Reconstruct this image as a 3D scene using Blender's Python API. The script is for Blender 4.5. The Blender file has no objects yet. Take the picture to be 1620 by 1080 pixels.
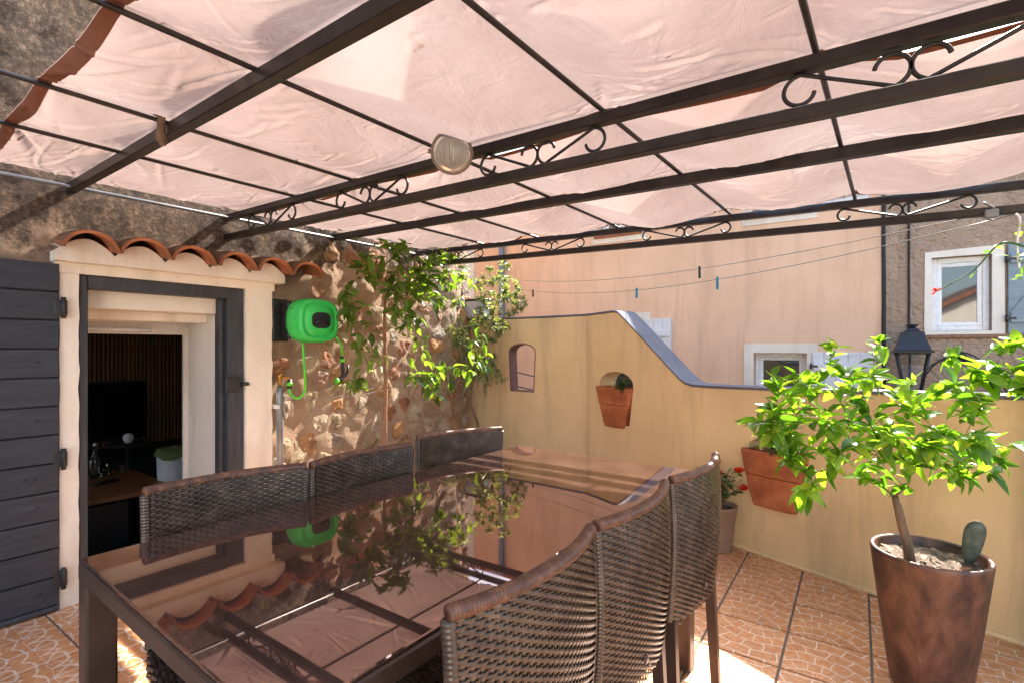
import bpy, math, random
from mathutils import Vector, Matrix, noise
from mathutils.geometry import tessellate_polygon
R = math.radians
random.seed(11)
sc = bpy.context.scene
col = sc.collection

# ------------------------------------------------------------------ camera, sky, sun, exposure
CAM_H = 1.25
YAW = R(37.06)
cd = bpy.data.cameras.new('camera')
cd.sensor_width = 36.0
cd.lens = 801 / 1620 * 36
cd.shift_y = 10 / 1620
cd.clip_start = 0.05
cd.clip_end = 800
cam = bpy.data.objects.new('camera', cd)
cam.location = (0, 0, CAM_H)
cam.rotation_euler = (R(90), 0, YAW)
col.objects.link(cam)
sc.camera = cam

SUN = Vector((0.10, 1.08, 1.0)).normalized()      # towards the sun
sun_el = math.asin(SUN.z)
sun_az = math.atan2(SUN.x, SUN.y)
w = bpy.data.worlds.new('World')
sc.world = w
w.use_nodes = True
wn = w.node_tree.nodes
sky = wn.new('ShaderNodeTexSky')
sky.sky_type = 'NISHITA'
sky.sun_disc = False
sky.sun_elevation = sun_el
sky.sun_rotation = sun_az
sky.dust_density = 3.0
sky.ozone_density = 0.6
wn['Background'].inputs['Strength'].default_value = 0.15
w.node_tree.links.new(sky.outputs[0], wn['Background'].inputs['Color'])
sl = bpy.data.lights.new('sun', 'SUN')
sl.energy = 5.0
sl.angle = R(0.55)
sl.color = (1.0, 0.94, 0.85)
so = bpy.data.objects.new('sun', sl)
so.rotation_euler = SUN.to_track_quat('Z', 'Y').to_euler()
so.location = (0, 8, 12)
col.objects.link(so)
sc.view_settings.view_transform = 'Standard'
sc.view_settings.look = 'None'
sc.view_settings.gamma = 1
sc.view_settings.use_curve_mapping = False
sc.view_settings.exposure = 2.25
sc.cycles.max_bounces = 10
sc.cycles.diffuse_bounces = 5
sc.cycles.glossy_bounces = 5
sc.cycles.transmission_bounces = 8
sc.cycles.sample_clamp_indirect = 8
sc.cycles.use_denoising = True

# ------------------------------------------------------------------ helpers
CT, ST = math.cos(YAW), math.sin(YAW)


def at(u, v, X=None, Y=None, Z=None, d=None):
    """a point of the place: the sight line of photo pixel (u, v) met with a plane of the place"""
    l = (u - 810) / 801
    r = Vector((l * CT - ST, l * ST + CT, -(v - 550) / 801))
    if X is not None: t = X / r.x
    elif Y is not None: t = Y / r.y
    elif Z is not None: t = (Z - CAM_H) / r.z
    else: t = d
    return Vector((0, 0, CAM_H)) + r * t


WOFF = {}


class MB:
    def __init__(s): s.v = []; s.f = []; s.sm = []

    def add(s, vs, fs, smooth=False):
        b = len(s.v)
        s.v += [tuple(q) for q in vs]
        s.f += [tuple(i + b for i in f) for f in fs]
        s.sm += [smooth] * len(fs)
        return s

    def box(s, x0, y0, z0, x1, y1, z1, bev=0.0, M=None):
        if bev <= 0:
            vs = [(x, y, z) for z in (z0, z1) for y in (y0, y1) for x in (x0, x1)]
            fs = [(0, 2, 3, 1), (4, 5, 7, 6), (0, 1, 5, 4), (2, 6, 7, 3), (0, 4, 6, 2), (1, 3, 7, 5)]
        else:
            b = min(bev, (x1 - x0) * .45, (y1 - y0) * .45, (z1 - z0) * .45)
            vs = []; idx = {}
            for sx in (0, 1):
                for sy in (0, 1):
                    for sz in (0, 1):
                        c = (x1 if sx else x0, y1 if sy else y0, z1 if sz else z0)
                        inn = (-b if sx else b, -b if sy else b, -b if sz else b)
                        for a in range(3):
                            p = [c[k] + (0 if k == a else inn[k]) for k in range(3)]
                            idx[(sx, sy, sz, a)] = len(vs); vs.append(tuple(p))
            fs = []
            g = lambda sx, sy, sz, a: idx[(sx, sy, sz, a)]
            for t in (0, 1):
                q = [g(t, 0, 0, 0), g(t, 1, 0, 0), g(t, 1, 1, 0), g(t, 0, 1, 0)]; fs.append(q if t else q[::-1])
                q = [g(0, t, 0, 1), g(0, t, 1, 1), g(1, t, 1, 1), g(1, t, 0, 1)]; fs.append(q if t else q[::-1])
                q = [g(0, 0, t, 2), g(1, 0, t, 2), g(1, 1, t, 2), g(0, 1, t, 2)]; fs.append(q if t else q[::-1])
            for i in (0, 1):
                for j in (0, 1):
                    fs.append([g(0, i, j, 1), g(1, i, j, 1), g(1, i, j, 2), g(0, i, j, 2)])
                    fs.append([g(i, 0, j, 0), g(i, 1, j, 0), g(i, 1, j, 2), g(i, 0, j, 2)])
                    fs.append([g(i, j, 0, 0), g(i, j, 1, 0), g(i, j, 1, 1), g(i, j, 0, 1)])
            for sx in (0, 1):
                for sy in (0, 1):
                    for sz in (0, 1):
                        fs.append([g(sx, sy, sz, 0), g(sx, sy, sz, 1), g(sx, sy, sz, 2)])
        if M is not None: vs = [M @ Vector(q) for q in vs]
        return s.add(vs, fs)

    def tube(s, pts, r, n=8, caps=True, smooth=True, flat=None):
        pts = [Vector(p) for p in pts]
        m = len(pts)
        rr = r if isinstance(r, (list, tuple)) else [r] * m
        vs = []; fs = []
        up = None
        for i, p in enumerate(pts):
            t = (pts[min(i + 1, m - 1)] - pts[max(i - 1, 0)])
            if t.length < 1e-9: t = Vector((0, 0, 1))
            t.normalize()
            if up is None:
                up = Vector((0, 0, 1)) if abs(t.z) < .9 else Vector((1, 0, 0))
            a = t.cross(up)
            if a.length < 1e-6: a = t.orthogonal()
            a.normalize(); b = a.cross(t).normalized(); up = b
            for k in range(n):
                th = 2 * math.pi * (k + .5) / n
                vs.append(p + a * (math.cos(th) * rr[i]) + b * (math.sin(th) * rr[i] * (flat or 1)))
        for i in range(m - 1):
            for k in range(n):
                k2 = (k + 1) % n
                fs.append((i * n + k, i * n + k2, (i + 1) * n + k2, (i + 1) * n + k))
        if caps:
            fs.append(tuple(range(n))[::-1]); fs.append(tuple((m - 1) * n + k for k in range(n)))
        return s.add(vs, fs, smooth)

    def lathe(s, prof, c=(0, 0, 0), n=32, smooth=True, M=None, cap=False):
        vs = []; fs = []
        m = len(prof)
        for r, z in prof:
            for k in range(n):
                a = 2 * math.pi * k / n
                p = Vector((math.cos(a) * r, math.sin(a) * r, z))
                if M is not None: p = M @ p
                vs.append(p + Vector(c))
        for i in range(m - 1):
            for k in range(n):
                k2 = (k + 1) % n
                fs.append((i * n + k, i * n + k2, (i + 1) * n + k2, (i + 1) * n + k))
        if cap:
            fs.append(tuple(range(n))[::-1]); fs.append(tuple((m - 1) * n + k for k in range(n)))
        return s.add(vs, fs, smooth)

    def grid(s, fn, nu, nv, smooth=True, skip=None):
        vs = [fn(i / nu, j / nv) for j in range(nv + 1) for i in range(nu + 1)]
        fs = []
        for j in range(nv):
            for i in range(nu):
                if skip and skip((i + .5) / nu, (j + .5) / nv): continue
                a = j * (nu + 1) + i
                fs.append((a, a + 1, a + nu + 2, a + nu + 1))
        return s.add(vs, fs, smooth)

    def prism(s, outer, holes, to3, depth):
        """plate from an outline with holes; to3(a, b, t) maps outline and thickness to 3D"""
        loops = [outer] + holes
        flat = [q for lp in loops for q in lp]
        tris = tessellate_polygon([[Vector((q[0], q[1], 0)) for q in lp] for lp in loops])
        n = len(flat)
        vs = [to3(q[0], q[1], 0) for q in flat] + [to3(q[0], q[1], depth) for q in flat]
        fs = [tuple(t) for t in tris] + [tuple(i + n for i in t)[::-1] for t in tris]
        b = 0
        for lp in loops:
            m = len(lp)
            for k in range(m):
                k2 = (k + 1) % m
                fs.append((b + k, b + k2, b + k2 + n, b + k + n))
            b += m
        return s.add(vs, fs)

    def mesh(s, name):
        me = bpy.data.meshes.new(name)
        me.from_pydata(s.v, [], s.f)
        me.polygons.foreach_set('use_smooth', s.sm)
        me.update()
        return me


def link(o, parent=None, loc=(0, 0, 0)):
    """loc is the origin wanted in the place (world); parents here are only moved, never turned"""
    col.objects.link(o)
    loc = Vector(loc)
    WOFF[o] = loc
    if parent is not None:
        o.parent = parent
        o.location = loc - WOFF[parent]
    else:
        o.location = loc
    return o


def obj(name, mb, mat, parent=None, loc=(0, 0, 0), recalc=True):
    me = mb.mesh(name) if isinstance(mb, MB) else mb
    if isinstance(mb, MB) and recalc:
        import bmesh
        bm = bmesh.new(); bm.from_mesh(me); bmesh.ops.recalc_face_normals(bm, faces=bm.faces); bm.to_mesh(me); bm.free()
    if mat is not None and len(me.materials) == 0: me.materials.append(mat)
    return link(bpy.data.objects.new(name, me), parent, loc)


def tag(o, label, cat, group=None, kind=None):
    if label: o['label'] = label
    if cat: o['category'] = cat
    if group: o['group'] = group
    if kind: o['kind'] = kind
    return o


def thing(name, label, cat, loc=(0, 0, 0), group=None):
    o = link(bpy.data.objects.new(name, None), None, loc)
    o.empty_display_size = .1
    return tag(o, label, cat, group)


def structure(o, label=None):
    o['kind'] = 'structure'
    if label: o['label'] = label
    return o


def copy_tree(o, parent=None):
    c = o.copy(); col.objects.link(c)
    if parent is not None: c.parent = parent
    for ch in list(o.children): copy_tree(ch, c)
    return c


# ------------------------------------------------------------------ materials
def newmat(name):
    m = bpy.data.materials.new(name); m.use_nodes = True
    nt = m.node_tree
    return m, nt, nt.nodes['Principled BSDF']


def lk(nt, a, b): nt.links.new(a, b)


def ramp(nt, stops, interp='LINEAR'):
    r = nt.nodes.new('ShaderNodeValToRGB'); e = r.color_ramp
    e.interpolation = interp
    while len(e.elements) > 1: e.elements.remove(e.elements[-1])
    e.elements[0].position = stops[0][0]; e.elements[0].color = (*stops[0][1], 1)
    for p, c in stops[1:]:
        q = e.elements.new(p); q.color = (*c, 1)
    return r


def coords(nt, scale=(1, 1, 1), kind='Object'):
    tc = nt.nodes.new('ShaderNodeTexCoord'); mp = nt.nodes.new('ShaderNodeMapping')
    mp.inputs['Scale'].default_value = scale
    lk(nt, tc.outputs[kind], mp.inputs['Vector'])
    return mp.outputs[0]


def ntex(nt, vec, scale, detail=6, rough=.6, dist=0):
    n = nt.nodes.new('ShaderNodeTexNoise')
    n.inputs['Scale'].default_value = scale; n.inputs['Detail'].default_value = detail
    n.inputs['Roughness'].default_value = rough; n.inputs['Distortion'].default_value = dist
    if vec is not None: lk(nt, vec, n.inputs['Vector'])
    return n.outputs['Fac']


def mixc(nt, fac, a, b, mode='MIX'):
    m = nt.nodes.new('ShaderNodeMix'); m.data_type = 'RGBA'; m.blend_type = mode
    for k, v in ((0, fac), (6, a), (7, b)):
        if hasattr(v, 'links'): lk(nt, v, m.inputs[k])
        elif k == 0: m.inputs[k].default_value = v
        else: m.inputs[k].default_value = (*v, 1)
    return m.outputs[2]


def math_n(nt, op, a, b=None, clamp=False):
    m = nt.nodes.new('ShaderNodeMath'); m.operation = op; m.use_clamp = clamp
    for k, v in ((0, a), (1, b)):
        if v is None: continue
        if hasattr(v, 'links'): lk(nt, v, m.inputs[k])
        else: m.inputs[k].default_value = v
    return m.outputs[0]


def bump(nt, bsdf, h, strength=.3, dist=.01):
    b = nt.nodes.new('ShaderNodeBump')
    b.inputs['Strength'].default_value = strength; b.inputs['Distance'].default_value = dist
    lk(nt, h, b.inputs['Height']); lk(nt, b.outputs[0], bsdf.inputs['Normal'])
    return b


def noisy(name, stops, scale=6, rough=.7, detail=8, bscale=60, bstr=.25, bdist=.004, stretch=(1, 1, 1), metal=0, rand=0, spec=.5, dist=0):
    m, nt, b = newmat(name)
    v = coords(nt, stretch)
    n = ntex(nt, v, scale, detail, .62, dist)
    r = ramp(nt, stops); lk(nt, n, r.inputs[0])
    c = r.outputs[0]
    if rand:
        oi = nt.nodes.new('ShaderNodeObjectInfo')
        hs = nt.nodes.new('ShaderNodeHueSaturation')
        lk(nt, math_n(nt, 'ADD', math_n(nt, 'MULTIPLY', oi.outputs['Random'], rand), 1 - rand / 2), hs.inputs['Value'])
        lk(nt, c, hs.inputs['Color']); c = hs.outputs[0]
    lk(nt, c, b.inputs['Base Color'])
    b.inputs['Roughness'].default_value = rough; b.inputs['Metallic'].default_value = metal
    b.inputs['Specular IOR Level'].default_value = spec
    if bstr: bump(nt, b, ntex(nt, v, bscale, 6, .65), bstr, bdist)
    return m


M = {}


def plaster_old():
    """old render of the house: pinkish ochre mortar, black lichen mostly high on the wall"""
    m, nt, b = newmat('old_render')
    v = coords(nt)
    base = ramp(nt, [(.3, (.25, .165, .10)), (.5, (.39, .27, .175)), (.68, (.50, .38, .26))]); lk(nt, ntex(nt, v, 3.2, 9, .65), base.inputs[0])
    pink = ramp(nt, [(.45, (0, 0, 0)), (.62, (1, 1, 1))]); lk(nt, ntex(nt, v, 1.3, 5, .6), pink.inputs[0])
    c = mixc(nt, math_n(nt, 'MULTIPLY', pink.outputs[0], .45), base.outputs[0], (.40, .22, .15))
    sep = nt.nodes.new('ShaderNodeSeparateXYZ'); lk(nt, v, sep.inputs[0])
    zt = nt.nodes.new('ShaderNodeMapRange'); lk(nt, sep.outputs[2], zt.inputs[0])
    for k, q in ((1, 1.5), (2, 2.0), (3, -.2), (4, .22)): zt.inputs[k].default_value = q
    yt = nt.nodes.new('ShaderNodeMapRange'); lk(nt, sep.outputs[1], yt.inputs[0])
    for k, q in ((1, 1.6), (2, 2.6), (3, 0.0), (4, .2)): yt.inputs[k].default_value = q
    n2 = math_n(nt, 'SUBTRACT', math_n(nt, 'ADD', ntex(nt, v, 2.6, 12, .78, .5), zt.outputs[0]), yt.outputs[0])
    lich = ramp(nt, [(.47, (0, 0, 0)), (.56, (1, 1, 1))]); lk(nt, n2, lich.inputs[0])
    speck = ramp(nt, [(.36, (.55, .55, .55)), (.52, (1, 1, 1))]); lk(nt, ntex(nt, v, 34, 6, .75), speck.inputs[0])
    lf = math_n(nt, 'MULTIPLY', lich.outputs[0], speck.outputs[0])
    dark = ramp(nt, [(.35, (.014, .009, .006)), (.6, (.068, .044, .030)), (.74, (.20, .16, .13))]); lk(nt, ntex(nt, v, 28, 6, .7), dark.inputs[0])
    lk(nt, mixc(nt, math_n(nt, 'MULTIPLY', lf, .88), c, dark.outputs[0]), b.inputs['Base Color'])
    b.inputs['Roughness'].default_value = .95
    b.inputs['Specular IOR Level'].default_value = .2
    h = math_n(nt, 'ADD', ntex(nt, v, 42, 10, .8), math_n(nt, 'MULTIPLY', ntex(nt, v, 12, 8, .7), 1.6))
    bump(nt, b, h, 1.0, .022)
    return m


def stone_mat():
    m, nt, b = newmat('rubble_stone')
    oi = nt.nodes.new('ShaderNodeObjectInfo')
    r = ramp(nt, [(0, (.36, .26, .16)), (.16, (.45, .36, .25)), (.32, (.28, .17, .10)), (.46, (.46, .24, .09)), (.58, (.32, .27, .23)), (.72, (.42, .33, .21)), (.86, (.30, .12, .055)), (1, (.38, .26, .20))])
    lk(nt, oi.outputs['Random'], r.inputs[0])
    v = coords(nt)
    ad = nt.nodes.new('ShaderNodeVectorMath'); ad.operation = 'ADD'
    lk(nt, v, ad.inputs[0]); lk(nt, oi.outputs['Location'], ad.inputs[1])
    n = ntex(nt, ad.outputs[0], 9, 9, .7, .3)
    r2 = ramp(nt, [(.3, (.30, .24, .2)), (.5, (.82, .78, .72)), (.7, (1.3, 1.22, 1.08))]); lk(nt, n, r2.inputs[0])
    c = mixc(nt, 1, r.outputs[0], r2.outputs[0], 'MULTIPLY')
    lk(nt, c, b.inputs['Base Color'])
    b.inputs['Roughness'].default_value = .85
    bump(nt, b, ntex(nt, ad.outputs[0], 30, 10, .78), .9, .014)
    return m


def tile_mat(name, mode):
    """printed ceramic tile: rings of small stones (mode 0) or fish-scale arcs (mode 1), flat print under glaze"""
    m, nt, b = newmat(name)
    tc = nt.nodes.new('ShaderNodeTexCoord')
    oi = nt.nodes.new('ShaderNodeObjectInfo')
    ns = nt.nodes.new('ShaderNodeTexNoise'); ns.inputs['Scale'].default_value = 16; ns.inputs['Detail'].default_value = 2
    loc = nt.nodes.new('ShaderNodeVectorMath'); loc.operation = 'ADD'
    lk(nt, tc.outputs['Object'], loc.inputs[0]); lk(nt, oi.outputs['Location'], loc.inputs[1])
    lk(nt, loc.outputs[0], ns.inputs['Vector'])
    off = nt.nodes.new('ShaderNodeVectorMath'); off.operation = 'MULTIPLY_ADD'
    lk(nt, ns.outputs['Color'], off.inputs[0]); off.inputs[1].default_value = (.034,) * 3
    lk(nt, tc.outputs['Object'], off.inputs[2])
    sep = nt.nodes.new('ShaderNodeSeparateXYZ'); lk(nt, off.outputs[0], sep.inputs[0])
    if mode == 0:
        x = math_n(nt, 'ADD', sep.outputs[0], .02); y = math_n(nt, 'ADD', sep.outputs[1], .21)
        rad = math_n(nt, 'SQRT', math_n(nt, 'ADD', math_n(nt, 'MULTIPLY', x, x), math_n(nt, 'MULTIPLY', y, y)))
        ang = math_n(nt, 'ARCTAN2', x, y)
        cb = nt.nodes.new('ShaderNodeCombineXYZ')
        lk(nt, math_n(nt, 'MULTIPLY', ang, .30), cb.inputs[0]); lk(nt, rad, cb.inputs[1])
        br = nt.nodes.new('ShaderNodeTexBrick')
        lk(nt, cb.outputs[0], br.inputs['Vector'])
        for k, q in (('Scale', 1), ('Mortar Size', .0030), ('Mortar Smooth', .3), ('Brick Width', .088), ('Row Height', .060), ('Bias', 0)): br.inputs[k].default_value = q
        br.inputs['Color1'].default_value = (1, 1, 1, 1); br.inputs['Color2'].default_value = (.72, .72, .72, 1); br.inputs['Mortar'].default_value = (0, 0, 0, 1)
        mort = br.outputs['Fac']; tone = br.outputs['Color']
    else:
        # overlapping scales with straight spokes
        fx = math_n(nt, 'SUBTRACT', math_n(nt, 'PINGPONG', math_n(nt, 'ADD', sep.outputs[0], .15), .075), 0)
        fy = math_n(nt, 'MODULO', math_n(nt, 'ADD', sep.outputs[1], 1.15), .15)
        rad = math_n(nt, 'SQRT', math_n(nt, 'ADD', math_n(nt, 'MULTIPLY', fx, fx), math_n(nt, 'MULTIPLY', fy, fy)))
        ringd = math_n(nt, 'ABSOLUTE', math_n(nt, 'SUBTRACT', rad, .075))
        ring2 = math_n(nt, 'ABSOLUTE', math_n(nt, 'SUBTRACT', rad, .128))
        ang = math_n(nt, 'ARCTAN2', fx, fy)
        sp = math_n(nt, 'MULTIPLY', math_n(nt, 'PINGPONG', ang, .40), rad)
        dmin = math_n(nt, 'MINIMUM', math_n(nt, 'MINIMUM', ringd, math_n(nt, 'ADD', ring2, .001)), math_n(nt, 'ADD', sp, .0012))
        mr = nt.nodes.new('ShaderNodeMapRange'); lk(nt, dmin, mr.inputs[0])
        for k, q in ((1, .0030), (2, .0062), (3, 1), (4, 0)): mr.inputs[k].default_value = q
        mort = mr.outputs[0]; tone = None
    n2 = ntex(nt, loc.outputs[0], 30, 8, .75, .6)
    r = ramp(nt, [(.25, (.40, .14, .05)), (.45, (.55, .235, .095)), (.6, (.64, .33, .155)), (.8, (.70, .44, .25))]); lk(nt, n2, r.inputs[0])
    c = r.outputs[0]
    if tone is not None: c = mixc(nt, .45, c, tone, 'MULTIPLY')
    c = mixc(nt, math_n(nt, 'MULTIPLY', mort, .85), c, (.76, .64, .53))
    stain = ramp(nt, [(.35, (.82, .79, .76)), (.6, (1, 1, 1))]); lk(nt, ntex(nt, loc.outputs[0], 5, 6, .6), stain.inputs[0])
    c = mixc(nt, 1, c, stain.outputs[0], 'MULTIPLY')
    lk(nt, c, b.inputs['Base Color'])
    b.inputs['Roughness'].default_value = .42
    b.inputs['Specular IOR Level'].default_value = .35
    bump(nt, b, math_n(nt, 'ADD', math_n(nt, 'MULTIPLY', mort, -.7), ntex(nt, loc.outputs[0], 24, 4, .6)), .12, .004)
    return m


def stucco(name, base, dark, stainc, bscale=120, bstr=.35, streak=True, spec=.25, bd=.004):
    m, nt, b = newmat(name)
    v = coords(nt)
    r = ramp(nt, [(.3, dark), (.62, base)]); lk(nt, ntex(nt, v, 1.7, 8, .62), r.inputs[0])
    c = r.outputs[0]
    if streak:
        v2 = coords(nt, (3.2, 3.2, .45))
        s = ramp(nt, [(.48, (0, 0, 0)), (.72, (1, 1, 1))]); lk(nt, ntex(nt, v2, 1.3, 9, .7, .5), s.inputs[0])
        c = mixc(nt, math_n(nt, 'MULTIPLY', s.outputs[0], .68), c, stainc)
    sp = ramp(nt, [(.27, (.75, .72, .7)), (.36, (1, 1, 1))]); lk(nt, ntex(nt, v, 26, 5, .7), sp.inputs[0])
    c = mixc(nt, .8, c, sp.outputs[0], 'MULTIPLY')
    lk(nt, c, b.inputs['Base Color'])
    b.inputs['Roughness'].default_value = .92; b.inputs['Specular IOR Level'].default_value = spec
    bump(nt, b, math_n(nt, 'ADD', ntex(nt, v, bscale, 5, .6), math_n(nt, 'MULTIPLY', ntex(nt, v, 11, 4, .5), 1.4)), bstr, bd)
    return m


def fabric_mat():
    m, nt, b = newmat('shade_fabric')
    nt.nodes.remove(b)
    out = nt.nodes['Material Output']
    v = coords(nt)
    r = ramp(nt, [(.3, (.58, .45, .415)), (.5, (.69, .55, .51)), (.72, (.80, .68, .645))]); lk(nt, ntex(nt, v, 2.2, 7, .6), r.inputs[0])
    spot = ramp(nt, [(.235, (.55, .36, .22)), (.27, (1, 1, 1))]); lk(nt, ntex(nt, v, 9, 3, .5), spot.inputs[0])
    c = mixc(nt, .7, r.outputs[0], spot.outputs[0], 'MULTIPLY')
    d = nt.nodes.new('ShaderNodeBsdfDiffuse'); t = nt.nodes.new('ShaderNodeBsdfTranslucent'); g = nt.nodes.new('ShaderNodeBsdfGlossy')
    g.inputs['Roughness'].default_value = .36; g.inputs['Color'].default_value = (.9, .85, .8, 1)
    lk(nt, c, d.inputs[0]); lk(nt, mixc(nt, 1, c, (.190, .176, .172), 'MULTIPLY'), t.inputs[0])
    bm = nt.nodes.new('ShaderNodeBump'); bm.inputs['Strength'].default_value = .55; bm.inputs['Distance'].default_value = .016
    lk(nt, ntex(nt, coords(nt, (1.6, .8, 1)), 6, 7, .6, 1.8), bm.inputs['Height'])
    for q in (d, t, g): lk(nt, bm.outputs[0], q.inputs['Normal'])
    m1 = nt.nodes.new('ShaderNodeMixShader'); m1.inputs[0].default_value = .80
    lk(nt, d.outputs[0], m1.inputs[1]); lk(nt, t.outputs[0], m1.inputs[2])
    m2 = nt.nodes.new('ShaderNodeMixShader'); m2.inputs[0].default_value = .09
    lk(nt, m1.outputs[0], m2.inputs[1]); lk(nt, g.outputs[0], m2.inputs[2])
    lk(nt, m2.outputs[0], out.inputs[0])
    return m


def leaf_mat(name, stops, trans=.45, tcol=1.6, rough=.32):
    m, nt, b = newmat(name)
    out = nt.nodes['Material Output']
    oi = nt.nodes.new('ShaderNodeObjectInfo')
    v = coords(nt)
    geo = nt.nodes.new('ShaderNodeNewGeometry')
    rnd = math_n(nt, 'FRACT', math_n(nt, 'ADD', oi.outputs['Random'], geo.outputs['Random Per Island']))
    r = ramp(nt, stops); lk(nt, rnd, r.inputs[0])
    vn = ramp(nt, [(.3, (.8, .8, .8)), (.7, (1.15, 1.15, 1.1))]); lk(nt, ntex(nt, v, 30, 3), vn.inputs[0])
    c = mixc(nt, 1, r.outputs[0], vn.outputs[0], 'MULTIPLY')
    lk(nt, c, b.inputs['Base Color'])
    b.inputs['Roughness'].default_value = rough; b.inputs['Specular IOR Level'].default_value = .5
    t = nt.nodes.new('ShaderNodeBsdfTranslucent')
    lk(nt, mixc(nt, 1, c, (tcol * 1.25, tcol * 1.15, tcol * .35), 'MULTIPLY'), t.inputs[0])
    mx = nt.nodes.new('ShaderNodeMixShader'); mx.inputs[0].default_value = trans
    lk(nt, b.outputs[0], mx.inputs[1]); lk(nt, t.outputs[0], mx.inputs[2]); lk(nt, mx.outputs[0], out.inputs[0])
    return m


def plain(name, c, rough=.5, metal=0, spec=.5, trans=0, ior=1.45, coat=0):
    m, nt, b = newmat(name)
    v = coords(nt)
    n = ntex(nt, v, 22, 6, .7)
    r = ramp(nt, [(.3, tuple(q * .86 for q in c)), (.7, tuple(min(1, q * 1.1) for q in c))]); lk(nt, n, r.inputs[0])
    lk(nt, r.outputs[0], b.inputs['Base Color'])
    b.inputs['Roughness'].default_value = rough; b.inputs['Metallic'].default_value = metal
    b.inputs['Specular IOR Level'].default_value = spec
    b.inputs['Transmission Weight'].default_value = trans; b.inputs['IOR'].default_value = ior
    b.inputs['Coat Weight'].default_value = coat
    return m


def window_glass(name='window_glass'):
    m, nt, b = newmat(name)
    b.inputs['Base Color'].default_value = (.02, .025, .03, 1)
    b.inputs['Roughness'].default_value = .03; b.inputs['IOR'].default_value = 1.9
    bump(nt, b, ntex(nt, coords(nt), 3, 2), .02, .02)
    return m


def table_glass():
    m, nt, b = newmat('smoked_glass')
    v = coords(nt)
    r = ramp(nt, [(.4, (.046, .024, .017)), (.7, (.085, .048, .036))]); lk(nt, ntex(nt, v, 8, 8, .7), r.inputs[0])
    lk(nt, r.outputs[0], b.inputs['Base Color'])
    rr = ramp(nt, [(.40, (.012,) * 3), (.64, (.03,) * 3), (.76, (.10,) * 3)]); lk(nt, ntex(nt, v, 14, 6, .7), rr.inputs[0])
    lk(nt, rr.outputs[0], b.inputs['Roughness'])
    b.inputs['IOR'].default_value = 2.9
    b.inputs['Specular Tint'].default_value = (1, .70, .60, 1)
    return m


M['render'] = plaster_old()
M['stone'] = stone_mat()
M['tile0'] = tile_mat('fan_tile', 0)
M['tile1'] = tile_mat('scale_tile', 1)
M['grout'] = noisy('grout', [(.3, (.09, .08, .075)), (.7, (.17, .155, .14))], 9, .95)
M['ochre'] = stucco('ochre_render', (.74, .545, .295), (.64, .455, .235), (.40, .30, .185))
M['pink'] = stucco('pink_render', (.80, .53, .355), (.72, .46, .30), (.55, .345, .225), 90, .3)
M['rough'] = stucco('roughcast', (.56, .40, .28), (.43, .30, .21), (.34, .23, .16), 26, 1.0, True, .2, .06)
M['cement'] = stucco('cement_coping', (.15, .155, .185), (.10, .105, .13), (.07, .07, .085), 70, .4)
M['cream'] = stucco('cream_plaster', (.80, .74, .64), (.72, .64, .53), (.52, .43, .33), 45, .45, True, .25, .006)
M['white_plaster'] = stucco('white_plaster', (.76, .73, .68), (.66, .62, .56), (.5, .45, .38), 70, .4, True, .25, .006)
M['frame_wood'] = noisy('charcoal_painted_wood', [(.3, (.022, .024, .028)), (.6, (.045, .048, .056)), (.8, (.10, .09, .085))], 5, .6, 8, 40, .35, .003, (12, 12, 1))
M['shutter'] = noisy('slate_painted_wood', [(.3, (.016, .018, .024)), (.6, (.030, .034, .043)), (.82, (.06, .062, .07))], 4, .55, 9, 30, .35, .003, (1, 1.2, 9), 0, .25)
M['terracotta'] = noisy('terracotta', [(.25, (.13, .038, .016)), (.48, (.36, .105, .034)), (.72, (.52, .20, .08))], 6, .75, 9, 45, .3, .004)
M['lining'] = noisy('purple_brown_paint', [(.3, (.13, .065, .055)), (.7, (.19, .10, .085))], 6, .8)
M['roof_tile'] = noisy('roof_tile_clay', [(.25, (.05, .035, .025)), (.45, (.25, .09, .04)), (.6, (.40, .13, .045)), (.8, (.48, .24, .12))], 7, .9, 9, 60, .6, .006)
_nt = M['roof_tile'].node_tree; _b = _nt.nodes['Principled BSDF']
_g = _nt.nodes.new('ShaderNodeNewGeometry'); _sp = _nt.nodes.new('ShaderNodeSeparateXYZ'); lk(_nt, _g.outputs['Normal'], _sp.inputs[0])
_mf = math_n(_nt, 'ADD', _sp.outputs[2], math_n(_nt, 'SUBTRACT', ntex(_nt, coords(_nt), 14, 8, .7), .55))
_mr = ramp(_nt, [(.15, (0, 0, 0)), (.5, (1, 1, 1))]); lk(_nt, _mf, _mr.inputs[0])
_src = _b.inputs['Base Color'].links[0].from_socket
_moss = ramp(_nt, [(.35, (.045, .032, .02)), (.6, (.13, .085, .045)), (.75, (.26, .15, .08))]); lk(_nt, ntex(_nt, coords(_nt), 30, 8, .7), _moss.inputs[0])
lk(_nt, mixc(_nt, math_n(_nt, 'MULTIPLY', _mr.outputs[0], .85), _src, _moss.outputs[0]), _b.inputs['Base Color'])
M['steel'] = noisy('dark_painted_steel', [(.3, (.016, .013, .012)), (.6, (.032, .026, .024)), (.8, (.075, .045, .03))], 16, .38, 8, 90, .15, .002, (1, 1, 1), .3)
M['iron'] = noisy('wrought_iron', [(.3, (.010, .010, .011)), (.7, (.03, .026, .025))], 20, .5, 6, 90, .2, .002)
M['fabric'] = fabric_mat()
M['hem'] = noisy('brown_hem', [(.3, (.16, .055, .03)), (.7, (.25, .10, .055))], 8, .9)
M['glass_top'] = table_glass()
M['alu'] = noisy('bronze_aluminium', [(.3, (.055, .032, .023)), (.7, (.085, .052, .038))], 10, .34, 6, 120, .05, .001, (1, 1, 1), .35)
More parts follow.
